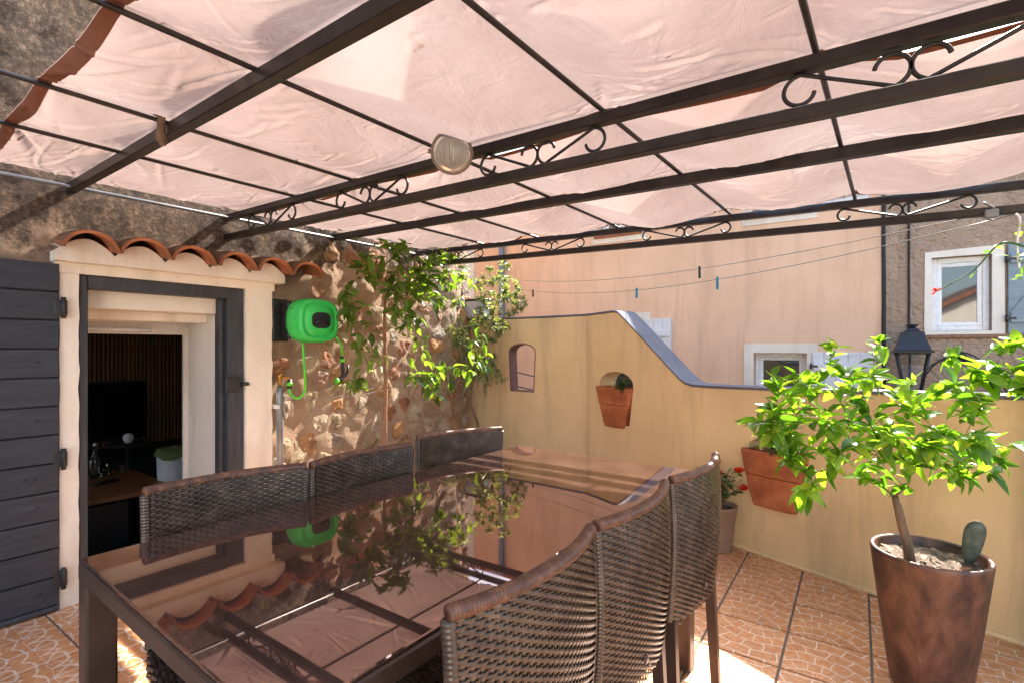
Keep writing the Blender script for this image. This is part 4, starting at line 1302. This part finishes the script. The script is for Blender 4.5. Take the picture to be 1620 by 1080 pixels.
# slim tree against the stone wall
base = Vector((-2.93, 2.355, 0))
trk = [base, base + Vector((0, 0, .5)), base + Vector((.01, .005, 1.0)), base + Vector((0, .0, 1.45)), base + Vector((.01, 0, 1.62))]
cl = []
for (u, v, r, n, X) in ((600, 430, 40, 10, -2.9), (645, 425, 52, 20, -2.85), (690, 440, 48, 16, -2.8), (650, 480, 42, 14, -2.8), (705, 480, 30, 5, -2.8), (560, 480, 32, 7, -2.85), (625, 395, 42, 9, -2.9), (690, 400, 32, 6, -2.9), (580, 570, 26, 7, -2.8), (672, 580, 34, 8, -2.75), (715, 590, 34, 9, -2.75), (690, 625, 26, 4, -2.7), (760, 580, 26, 7, -2.75), (560, 610, 22, 4, -2.8), (640, 540, 26, 2, -2.8), (735, 440, 24, 4, -2.85), (560, 350, 10, 2, -2.9), (640, 382, 18, 3, -2.9)):
    p = at(u, v, X=X); d = (p - Vector((0, 0, CAM_H))).length
    k = r / 801 * 3.1
    cl.append((p, (k * .9 + .05, k, k), int(n * 1.0)))
tree('slim_tree', 'slim young tree with drooping glossy leaves before the stone wall', trk, [.017, .016, .014, .011, .008], cl, .088, .040, M['dark_leaf'], M['stake'], 31, 5, 300, None, .12, .15)
pt = thing('tree_planter', 'square dark planter at the foot of the slim tree, behind the chairs', 'planter', base)
obj('planter_box', MB().box(base.x - .14, base.y - .14, .001, base.x + .14, base.y + .14, .24, .008), M['pot_brown'], pt)

# olive in the corner, leaning over the parapet
ob = Vector((-3.0, 3.62, 0))
trk = [ob, ob + Vector((.05, .02, .3)), at(752, 690, X=-3.0), at(757, 672, X=-3.02), at(745, 640, X=-3.05), at(748, 590, X=-3.05), at(760, 540, X=-3.0)]
cl = []
for (u, v, r, n) in ((775, 455, 24, 16), (812, 455, 20, 12), (800, 490, 28, 20), (770, 515, 30, 22), (745, 540, 28, 16), (790, 430, 18, 8), (745, 590, 26, 14), (775, 600, 24, 12), (725, 525, 20, 8), (822, 480, 14, 6), (760, 495, 22, 10)):
    k = r / 801 * 4.7
    cl.append((at(u, v, X=-2.95), (k * 1.15, k, k * 1.15), int(n * 1.3)))
tree('olive_tree', 'small silvery olive in the corner of stone wall and parapet', trk, [.02, .018, .016, .014, .012, .010, .007], cl, .042, .012, M['olive_leaf'], M['bark'], 13, 26, 0, None, .16)
small_plant('wall_weed', 'small pale weed growing at the stone wall behind the chairs', 'plant', at(585, 716, X=-3.12), 9, .08, .13, .022, M['olive_leaf'], random.Random(3))

# climbing rose coming in from the right
rr0 = Vector((.62, 2.80, 0))
pA = at(1640, 395, d=2.0); pB = at(1585, 385, d=2.02); pC = at(1540, 428, d=2.04); pD = at(1482, 461, d=2.06)
rt = thing('climbing_rose', 'bare rose shoot with few leaves reaching in front of the grey window', 'plant', rr0)
obj('stem', MB().tube(spline([rr0, rr0 + Vector((-.03, .02, .8)), Vector((.60, 2.75, 1.45)), pA + Vector((.05, 0, .02)), pA, pB, pC, pD], 6), [.007] * 19 + [.005] * 12 + [.003] * 6 + [.0022] * 6, 6), M['herb'], rt)
rng = random.Random(9)
lfm = []
for (p, n) in ((pA, 9), (pB, 4), (at(1612, 360, d=2.0), 3), (pC, 1), (at(1618, 425, d=2.0), 5)):
    for k in range(n):
        q = p + Vector((rng.gauss(0, .02), rng.gauss(0, .02), rng.gauss(0, .02)))
        d = Vector((rng.gauss(0, 1), rng.gauss(0, 1), rng.gauss(0, .6)))
        vs, fs = leaf_geo(.04, .024, .3, .2)
        o = obj('leaf', MB().add(vs, fs, True), M['lemon_leaf'], rt, q, recalc=False)
        o.rotation_mode = 'QUATERNION'; o.rotation_quaternion = orient(d, rng.uniform(-.5, .5), rng)
m2 = MB()
for k in range(7):
    vs, fs = leaf_geo(.022, .014, .6, -.2); R_ = orient(Vector((rng.gauss(-.6, .5), rng.gauss(0, .5), rng.gauss(0, .6))), 0, rng).to_matrix()
    m2.add([pD + R_ @ Vector(v) for v in vs], fs, True)
obj('bud', m2, M['petal_red'], rt, recalc=False)

# ------------------------------------------------------------------ clothes line and pegs
wA = Vector((.36, 2.90, zb(.36) - .098 + .005))
def sag(a, b, s, n=40): return [a.lerp(b, k / n) - Vector((0, 0, s * 4 * (k / n) * (1 - k / n))) for k in range(n + 1)]
cl_ = thing('clothes_line', 'two thin washing lines strung from the pergola across the street', 'clothes line', wA)
L1 = sag(wA + Vector((0, 0, -.004)), at(745, 430, Y=5.94), .22); L2 = sag(wA + Vector((.03, 0, -.03)), at(742, 436, Y=5.94), .30)
obj('line', MB().tube(L1, .0022, 5), M['wire'], cl_); obj('line', MB().tube(L2, .0022, 5), M['wire'], cl_)
obj('tension_clamp', MB().box(.30, 2.875, wA.z - .035, .345, 2.895, wA.z + .0, .004).tube(spline([(.33, 2.87, wA.z), (.30, 2.88, wA.z + .03), (.32, 2.93, wA.z + .03), (.33, 2.94, wA.z - .03), (.30, 2.88, wA.z - .03)], 5), .004, 6), M['zinc'], cl_)
def cam_u(p):
    l = p.x * CT + p.y * ST; d = -p.x * ST + p.y * CT
    return 810 + 801 * l / d
def peg(line, u, mat, lab):
    p = min((line[i].lerp(line[i + 1], k / 10) for i in range(len(line) - 1) for k in range(10)), key=lambda q: abs(cam_u(q) - u))
    t = thing('clothes_peg', lab, 'clothes peg', p, 'pegs on the washing lines')
    for sgn in (-1, 1):
        obj('jaw', MB().box(p.x - .007, p.y + (.0025 if sgn > 0 else -.010), p.z - .068, p.x + .007, p.y + (.010 if sgn > 0 else -.0025), p.z + .018, .002), mat, t)
    obj('spring', MB().tube([(p.x - .008, p.y, p.z - .022), (p.x + .008, p.y, p.z - .022)], .006, 8), M['zinc'], t)
peg(L2, 843, M['peg_dark'], 'dark clothes peg farthest left on the washing lines')
peg(L2, 1008, M['peg_teal'], 'teal clothes peg left of the dark middle peg')
peg(L1, 1107, M['peg_dark'], 'dark clothes peg between the two teal pegs')
peg(L2, 1134, M['peg_teal'], 'teal clothes peg farthest right on the washing lines')

hc0 = at(1607, 338, d=2.03)
o = obj('hanging_cord', MB().tube(spline([hc0, hc0 + Vector((.012, .0, -.03)), hc0 + Vector((.004, 0, -.12)), hc0 + Vector((.010, 0, -.22))], 6), .0042, 6), M['pvc'])
tag(o, 'pale cord hanging from the right end of the pergola', 'cord')

# ------------------------------------------------------------------ houses across the street
HA = math.atan2(.062, .998)
def house_empty(name, label):
    o = thing(name, label, 'house', (0, 6.3, -3)); o.rotation_euler = (0, 0, HA)
    WOFF[o] = Vector((0, 0, -3)); return o
def hwall(x0, x1, z0, z1, holes, depth=.35):
    mb = MB(); mb.prism([(x0, z0), (x1, z0), (x1, z1), (x0, z1)], [[(a, b), (c, b), (c, d), (a, d)] for a, b, c, d in holes], lambda a, b, t: (a, t, b), depth)
    return mb
def casement(parent, x0, x1, z0, z1, y, mat, fw=.05, leaves=1, panes=1, glass=None):
    f = MB()
    f.box(x0, y, z0, x0 + fw, y + .05, z1, .004); f.box(x1 - fw, y, z0, x1, y + .05, z1, .004)
    f.box(x0 + fw + .0005, y + .001, z0, x1 - fw - .0005, y + .049, z0 + fw, .004); f.box(x0 + fw + .0005, y + .001, z1 - fw, x1 - fw - .0005, y + .049, z1, .004)
    w_ = obj('window', f, mat, parent)
    xs = [x0 + fw + (x1 - x0 - 2 * fw) * k / leaves for k in range(leaves + 1)]
    for k in range(leaves):
        a, b = xs[k] + .001, xs[k + 1] - .001; s = .035
        g = MB(); zz0, zz1 = z0 + fw + .001, z1 - fw - .001
        g.box(a, y + .012, zz0, a + s, y + .04, zz1, .003); g.box(b - s, y + .012, zz0, b, y + .04, zz1, .003)
        g.box(a + s + .0005, y + .013, zz0, b - s - .0005, y + .039, zz0 + s, .003); g.box(a + s + .0005, y + .013, zz1 - s, b - s - .0005, y + .039, zz1, .003)
        obj('sash', g, mat, w_)
        obj('pane', MB().box(a + s, y + .024, zz0 + s, b - s, y + .028, zz1 - s), glass or M['wglass'], w_)
    return w_
def plank_shutter(parent, x0, x1, z0, z1, y, mat, n, diag=False):
    s = obj('shutter', MB().box(x0 + .01, y - .016, z0 + .01, x1 - .01, y - .004, z1 - .01), mat, parent)
    for k in range(n):
        a = x0 + (x1 - x0) * k / n; b = x0 + (x1 - x0) * (k + 1) / n
        obj('board', MB().box(a + .0015, y - .034, z0, b - .0015, y - .0165, z1, .003), mat, s)
    for zz in (z0 + (z1 - z0) * .17, z0 + (z1 - z0) * .83):
        obj('batten', MB().box(x0 + .012, y - .056, zz - .04, x1 - .012, y - .0345, zz + .04, .004), mat, s)
        obj('strap_hinge', MB().tube([(x0 - .012, y - .045, zz - .03), (x0 - .012, y - .045, zz + .03)], .011, 8).box(x0 - .012, y - .0585, zz - .011, x0 + .05, y - .0565, zz + .011), M['iron'], s)
    if diag:
        a = Vector((x0 + .04, 0, z0 + (z1 - z0) * .21)); b = Vector((x1 - .04, 0, z0 + (z1 - z0) * .79)); d = (b - a).normalized(); n_ = Vector((-d.z, 0, d.x)) * .035
        obj('brace', MB().prism([(a.x + n_.x, a.z + n_.z), (a.x - n_.x, a.z - n_.z), (b.x - n_.x, b.z - n_.z), (b.x + n_.x, b.z + n_.z)], [], lambda p_, q_, t: (p_, y - .054 + t, q_), .0195), mat, s)
    return s
def surround(parent, x0, x1, z0, z1, wdt, mat, y=-.012, sill=True):
    mb = MB(); mb.prism([(x0 - wdt, z0 - (wdt if sill else 0)), (x1 + wdt, z0 - (wdt if sill else 0)), (x1 + wdt, z1 + wdt), (x0 - wdt, z1 + wdt)], [[(x0, z0 + (0 if sill else .0005)), (x1, z0 + (0 if sill else .0005)), (x1, z1), (x0, z1)]], lambda a, b, t: (a, y + t, b), .03)
    return obj('window_surround', mb, mat, parent)

pk = house_empty('pink_house', 'salmon pink rendered house across the street with white shutters')
W1 = (-1.275, .35, -.750, 1.195)       # x0, z0, x1, z1
W2 = (-1.29, 2.73, -.76, 3.4)
W3 = (-3.16, 2.73, -2.62, 3.4)
W4 = (-3.20, .55, -2.56, 1.60)
obj('wall', hwall(-9.0, -.105, -3, 3.66, [W1, W2, W3, W4]), M['pink'], pk)
for wd, lv in ((W1, 1), (W2, 2), (W3, 2), (W4, 1)):
    surround(pk, wd[0] + .001, wd[2] - .001, wd[1] + .001, wd[3] - .001, .10, M['cream'])
    casement(pk, wd[0] + .002, wd[2] - .002, wd[1] + .002, wd[3] - .002, .13, M['pvc'] if wd is not W2 else M['blue_grey'], .045, lv)
    obj('dark_room', MB().box(wd[0] - .2, .36, wd[1] - .2, wd[2] + .2, 1.2, wd[3] + .2), M['room'], pk)
    obj('window_sill', MB().box(wd[0] - .06, -.045, wd[1] - .03, wd[2] + .06, .128, wd[1] + .0005, .004), M['terracotta'], pk)
plank_shutter(pk, -.70, -.17, .33, 1.205, -.001, M['white_paint'], 5)
plank_shutter(pk, -.62, -.21, 2.73, 3.38, -.001, M['white_paint'], 4)
plank_shutter(pk, -2.52, -2.19, .55, 1.61, -.001, M['white_paint'], 3)
plank_shutter(pk, -2.55, -2.22, 2.73, 3.38, -.001, M['white_paint'], 3)
obj('eaves', MB().box(-9.1, -.06, 3.66, -.105, .36, 3.71, .01), M['roof_tile'], pk)
obj('drainpipe', MB().tube([(-4.70, -.06, -3), (-4.70, -.06, 3.65)], .045, 12), M['zinc'], pk)
obj('corner_strip', MB().box(-5.55, -.015, -3, -5.25, .0005, 3.65), M['white_plaster'], pk)

gh = house_empty('grey_house', 'grey brown roughcast house across the street beside the pink one')
G1 = (.285, 1.405, .715, 2.11)
obj('wall', hwall(-.1045, 6.0, -3, 3.66, [G1]), M['rough'], gh)
mb = MB(); rough = []
mb.prism([(G1[0] - .055, G1[1] - .03), (G1[2] + .085, G1[1] - .03), (G1[2] + .08, G1[3] + .075), (G1[0] - .05, G1[3] + .055)], [[(G1[0] + .001, G1[1] + .001), (G1[2] - .001, G1[1] + .001), (G1[2] - .001, G1[3] - .001), (G1[0] + .001, G1[3] - .001)]], lambda a, b, t: (a, -.014 + t, b), .03)
obj('window_surround', mb, M['cream'], gh)
wgh = casement(gh, G1[0] + .002, G1[2] - .002, G1[1] + .002, G1[3] - .002, .08, M['pvc'], .05, 1)
obj('dark_room', MB().box(-.0, .36, 1.2, 1.0, 1.2, 2.3), M['room'], gh)
obj('window_sill', MB().box(G1[0] - .06, -.03, G1[1] - .065, G1[2] + .09, .078, G1[1] - .031, .006), M['stake'], gh)
plank_shutter(gh, .815, 1.20, 1.375, 2.18, -.001, M['blue_grey'], 3, True)
obj('eaves', MB().box(-.1045, -.06, 3.66, 6.0, .36, 3.71, .01), M['roof_tile'], gh)
for x, r in ((-.085, .016), (.112, .010)):
    pts = [(x + .01 * noise.noise(Vector((x * 9, z * 2, 0))), -.02, z) for z in [k * .25 - 3 for k in range(27)]]
    obj('wall_cable', MB().tube(pts, r, 6), M['cable'], gh)

# house on the other side, seen mirrored in the window of the grey house
nh = thing('gabled_house', 'cream gabled house with brown tiled roof mirrored in the grey house window', 'house', (6.5, -9, -3))
mb = MB(); mb.prism([(2.5, -3), (11, -3), (11, 2.2), (6.7, 4.4), (2.5, 2.2)], [], lambda a, b, t: (a, -9 - t, b), 6)
obj('wall', mb, M['cream'], nh)
for sx in (-1, 1):
    mb = MB(); mb.prism([(6.7, 4.42), (6.7 + sx * 4.7, 1.98), (6.7 + sx * 4.7, 2.1), (6.7, 4.56)], [], lambda a, b, t: (a, -8.7 - t, b), 6.6)
    obj('roof', mb, M['roof_tile'], nh)
obj('chimney', MB().box(4.6, -11, 3.2, 5.2, -10.4, 4.9, .02), M['cream'], nh)

# street lantern on the grey house
lc_ = Vector((.115, -.28, 0))
def rotp(v): return (Matrix.Translation((0, 6.3, 0)) @ Matrix.Rotation(HA, 4, 'Z')) @ Vector(v)
lt = thing('street_lantern', 'black four-sided street lantern mounted on the grey house', 'street lamp', rotp((lc_.x, lc_.y, .8)))
def sq(prof, c):  # square lathe
    Mz = Matrix.Rotation(R(45), 4, 'Z')
    mb = MB(); mb.lathe([(r * 1.4142, z) for r, z in prof], (0, 0, 0), 4, False, Mz); mb.v = [tuple(rotp(Vector(v) + c)) for v in mb.v]; return mb
obj('roof', sq([(.0001, 1.215), (.148, 1.205), (.150, 1.22), (.128, 1.235), (.083, 1.375), (.088, 1.378), (.088, 1.39), (.055, 1.405), (.036, 1.43), (.0001, 1.43)], lc_), M['lantern'], lt)
mbx = MB().lathe([(.0001, 1.425), (.028, 1.428), (.03, 1.445), (.05, 1.458), (.052, 1.465), (.0001, 1.472)], (0, 0, 0), 20); mbx.v = [tuple(rotp(Vector(v) + lc_)) for v in mbx.v]
obj('finial', mbx, M['lantern'], lt)
for sx in (-1, 1):
    for sy in (-1, 1):
        obj('corner_bar', MB().tube([rotp(lc_ + Vector((sx * .118, sy * .118, 1.21))), rotp(lc_ + Vector((sx * .062, sy * .062, .86)))], .010, 6), M['lantern'], lt)
for k in range(4):
    Mz = Matrix.Rotation(R(90) * k, 4, 'Z')
    q = [Mz @ Vector(v) for v in ((-.108, .116, 1.207), (.108, .116, 1.207), (.055, .062, .865), (-.055, .062, .865))]
    obj('glass_pane', MB().add([rotp(lc_ + v) for v in q], [(0, 1, 2, 3)]), M['clear_glass'], lt)
obj('base', sq([(.0001, .835), (.05, .835), (.072, .85), (.072, .862), (.0001, .862)], lc_), M['lantern'], lt)
obj('wall_bracket', MB().tube([rotp(v) for v in spline([lc_ + Vector((0, 0, .84)), lc_ + Vector((0, .02, .76)), lc_ + Vector((0, .14, .72)), Vector((.115, -.01, .80))], 6)], .014, 8), M['lantern'], lt)

# cable junction on the grey house and the cables it feeds
jb = thing('cable_junction', 'black cable clamp with loose cables on the grey house', 'cable', rotp((.48, -.03, 1.19)))
obj('clamp', MB().tube([rotp((.47, -.0, 1.195)), rotp((.47, -.06, 1.19)), rotp((.52, -.07, 1.15)), rotp((.56, -.08, 1.10))], [.03, .035, .03, .018], 8), M['cable'], jb)
for pts, r in (([(.16, -.03, .70), (.22, -.04, .95), (.33, -.05, 1.12), (.47, -.05, 1.20)], .006), ([(.20, -.03, .98), (.3, -.05, 1.10), (.47, -.05, 1.175)], .005), ([(.55, -.08, 1.10), (.68, -.10, .93), (.85, -.15, .80), (1.4, -.3, .62)], .016), ([(.47, -.05, 1.22), (.60, -.08, 1.16), (.74, -.12, .96), (.88, -.15, .76), (1.4, -.3, .5)], .006)):
    obj('cable', MB().tube([rotp(v) for v in spline(pts, 8)], r, 6), M['cable'], jb)
# meter box on the corner of the stone house
p = Vector((-3.3, 3.73, 1.535))
jx = thing('meter_box', 'small pale grey utility box at the corner of the stone house', 'utility box', p)
obj('box_body', MB().box(-3.46, 3.66, 1.535, -3.13, 3.80, 1.70, .008), M['concrete_box'], jx)
obj('box_lid', MB().box(-3.48, 3.655, 1.7005, -3.11, 3.815, 1.72, .005), M['black'], jx)
sw = thing('street_cables', 'two dark cables crossing the street seen through the arched opening', 'cable', at(830, 600, Y=5.2))
for (a, b) in (((780, 578), (870, 600)), ((780, 600), (870, 622))):
    obj('cable', MB().tube(sag(at(*a, Y=5.5), at(*b, Y=5.2), .01, 8), .007, 6), M['cable'], sw)

# ------------------------------------------------------------------ dining table
tX0, tX1, tY0, tY1, tZ = -1.487, -.625, .325, 2.02, .77
tb = thing('patio_table', 'long brown smoked-glass patio table with bronze metal frame', 'table', (-1.05, 1.17, 0))
obj('glass_top', MB().box(tX0 + .004, tY0 + .004, tZ - .009, tX1 - .004, tY1 - .004, tZ, .0022), M['glass_top'], tb)
rl = MB()
for (a, b, c, d) in ((tX0, tY0, tX1, tY0 + .035), (tX0, tY1 - .035, tX1, tY1), (tX0, tY0 + .0355, tX0 + .035, tY1 - .0355), (tX1 - .035, tY0 + .0355, tX1, tY1 - .0355)):
    obj('rail', MB().box(a, b, tZ - .048, c, d, tZ - .0095, .004), M['alu'], tb)
for x in (tX0, tX1 - .06):
    for y in (tY0, tY1 - .06): obj('leg', MB().box(x + .0005, y + .0005, 0.001, x + .0595, y + .0595, tZ - .0485, .005), M['alu'], tb)

# ------------------------------------------------------------------ rattan chairs
def ribbon(mb, pts, nrm, side, w, hump=.0011):
    vs = []; fs = []
    for p, n_, s in zip(pts, nrm, side):
        vs += [p - s * w / 2, p + n_ * hump, p + s * w / 2]
    for i in range(len(pts) - 1):
        a = i * 3; fs += [(a, a + 1, a + 4, a + 3), (a + 1, a + 2, a + 5, a + 4)]
    mb.add(vs, fs, True)
def weave(mb, fn, rows, stakes, rw, sw_, amp=.0028, sgn=1):
    """fn(u,v) -> point, normal; strands run along u, stakes along v"""
    ev = 1e-3
    def fr(u, v):
        p, n_ = fn(u, v)
        du = (fn(min(1, u + ev), v)[0] - fn(max(0, u - ev), v)[0]).normalized()
        dv = (fn(u, min(1, v + ev))[0] - fn(u, max(0, v - ev))[0]).normalized()
        return p, n_ * sgn, du, dv
    for j in range(rows):
        v = (j + .5) / rows; P_ = []; N_ = []; S_ = []
        for i in range(stakes * 2 + 1):
            u = i / (stakes * 2)
            p, n_, du, dv = fr(u, v)
            k = (i - 1) / 2
            off = 0 if i % 2 == 0 else amp * (1 if (int(k) + j) % 2 == 0 else -1)
            P_.append(p + n_ * off); N_.append(n_); S_.append(dv)
        ribbon(mb, P_, N_, S_, rw)
    for i in range(stakes):
        u = (i + .5) / stakes; P_ = []; N_ = []; S_ = []
        for j in range(rows * 1 + 1):
            v = j / rows if rows else 0
            p, n_, du, dv = fr(u, v)
            P_.append(p - n_ * .0005); N_.append(n_); S_.append(du)
        ribbon(mb, P_, N_, S_, sw_, .0006)
BW = .420
def back_pt(u, v):
    x = -.243 - .012 * v - .038 * (1 - (2 * u - 1) ** 2) - .012 * math.sin(math.pi * v)
    return Vector((x, (u - .5) * BW * (1 - .05 * (1 - v)), .44 + .418 * v))
def back_fn(off):
    def fn(u, v):
        e = 1e-3
        p = back_pt(u, v)
        du = back_pt(min(1, u + e), v) - back_pt(max(0, u - e), v); dv = back_pt(u, min(1, v + e)) - back_pt(u, max(0, v - e))
        n_ = du.cross(dv).normalized()
        return p + n_ * off, n_
    return fn
def wrap_tube(pts, r, pitch, n=10):
    """tube wound with flat strand: small shoulder at every turn"""
    L = 0; out = []; rad = []
    pts = [Vector(p) for p in pts]
    seg = [(pts[i + 1] - pts[i]).length for i in range(len(pts) - 1)]; T = sum(seg); m = int(T / pitch)
    def ptat(s):
        for i, l in enumerate(seg):
            if s <= l or i == len(seg) - 1: return pts[i].lerp(pts[i + 1], min(1, s / l))
            s -= l
    for k in range(m):
        for f, rr in ((.04, .93), (.3, 1.03), (.7, 1.03), (.96, .93)):
            out.append(ptat((k + f) / m * T)); rad.append(r * rr)
    return MB().tube(out, rad, n)
proto = thing('rattan_chair', 'x', 'chair', (0, 0, 0), 'brown rattan chairs around the patio table')
mb = MB()
weave(mb, back_fn(.011), 54, 26, .0066, .0070, .0032, 1)
weave(mb, back_fn(-.011), 54, 26, .0066, .0070, .0032, -1)
o = obj('woven_back', mb, M['rattan'], proto, recalc=False); o['kind'] = 'stuff'
mb = MB(); mb.grid(lambda a, b: back_pt(a, b), 12, 12)
obj('gap_shade', mb, M['felt_and_shade'], proto, recalc=False)  # black sheet between the woven layers, stands in for shade in the gaps
obj('top_rail', wrap_tube([back_pt(k / 24, 1.0) + Vector((0, (k / 12 - 1) * .008, .004)) for k in range(25)], .0140, .0062), M['rattan_wrap'], proto)
for u in (0, 1):
    obj('side_post', wrap_tube([back_pt(u, k / 16 * .99) + Vector((0, (u - .5) * .012, 0)) for k in range(17)], .0125, .0085), M['rattan'], proto)
mb = MB()
sx0, sx1, sy, sz0, sz1 = -.235, .215, .215, .375, .438
for (pa, pb, nrm) in (((sx0, -sy), (sx1, -sy), (0, -1, 0)), ((sx1, -sy), (sx1, sy), (1, 0, 0)), ((sx1, sy), (sx0, sy), (0, 1, 0)), ((sx0, sy), (sx0, -sy), (-1, 0, 0))):
    weave(mb, lambda u, v, pa=pa, pb=pb, nrm=nrm: (Vector((pa[0] + (pb[0] - pa[0]) * u, pa[1] + (pb[1] - pa[1]) * u, sz0 + (sz1 - sz0) * v)), Vector(nrm)), 6, 20, .0088, .009, .0026)
weave(mb, lambda u, v: (Vector((sx0 + (sx1 - sx0) * u, -sy + 2 * sy * v, sz1 + .002)), Vector((0, 0, 1))), 36, 18, .0095, .010, .0026)
o = obj('woven_seat', mb, M['rattan'], proto, recalc=False); o['kind'] = 'stuff'
obj('seat_frame', MB().box(sx0 + .006, -sy + .006, sz0 + .002, sx1 - .006, sy - .006, sz1 - .004, .004), M['felt_and_shade'], proto)
for x in (-1, 1):
    for y in (-1, 1):
        bx_ = -.243 if x < 0 else .195
        top = Vector((bx_, y * .188, .44 if x < 0 else .374)); bot = Vector((bx_ + x * .022, y * .200, 0.001))
        vs = []
        for c, w_, d_ in ((bot, .011, .014), (top, .013, .017)):
            vs += [c + Vector((-d_, -w_, 0)), c + Vector((d_, -w_, 0)), c + Vector((d_, w_, 0)), c + Vector((-d_, w_, 0))]
        obj('leg', MB().add(vs, [(0, 3, 2, 1), (4, 5, 6, 7), (0, 1, 5, 4), (1, 2, 6, 5), (2, 3, 7, 6), (3, 0, 4, 7)]), M['alu'], proto)
        obj('foot_cap', MB().box(bot.x - .016, bot.y - .013, 0, bot.x + .016, bot.y + .013, .012, .003), M['black'], proto)
obj('back_button', MB().lathe([(.0001, .0035), (.009, .003), (.0105, 0)], (0, 0, 0), 14, True, Matrix.Rotation(R(-90), 4, 'Y')), M['alu'], proto, (-.303, .05, .505))
spots = [(-.775, .750, 180, 'rattan chair nearest the viewer on the right side of the table'),
         (-.778, 1.205, 181, 'middle rattan chair on the right side of the table'),
         (-.775, 1.690, 179, 'rattan chair on the right side nearest the flower pot'),
         (-1.325, .662, -10, 'rattan chair on the left side nearest the doorway'),
         (-1.285, 1.155, 0, 'middle rattan chair on the left side before the hose reel'),
         (-1.330, 1.625, -18, 'sunlit rattan chair on the left side nearest the olive')]
for k, (x, y, a, lab) in enumerate(spots):
    o = proto if k == 0 else copy_tree(proto)
    o.location = (x, y, 0); o.rotation_euler = (0, 0, R(a)); o['label'] = lab
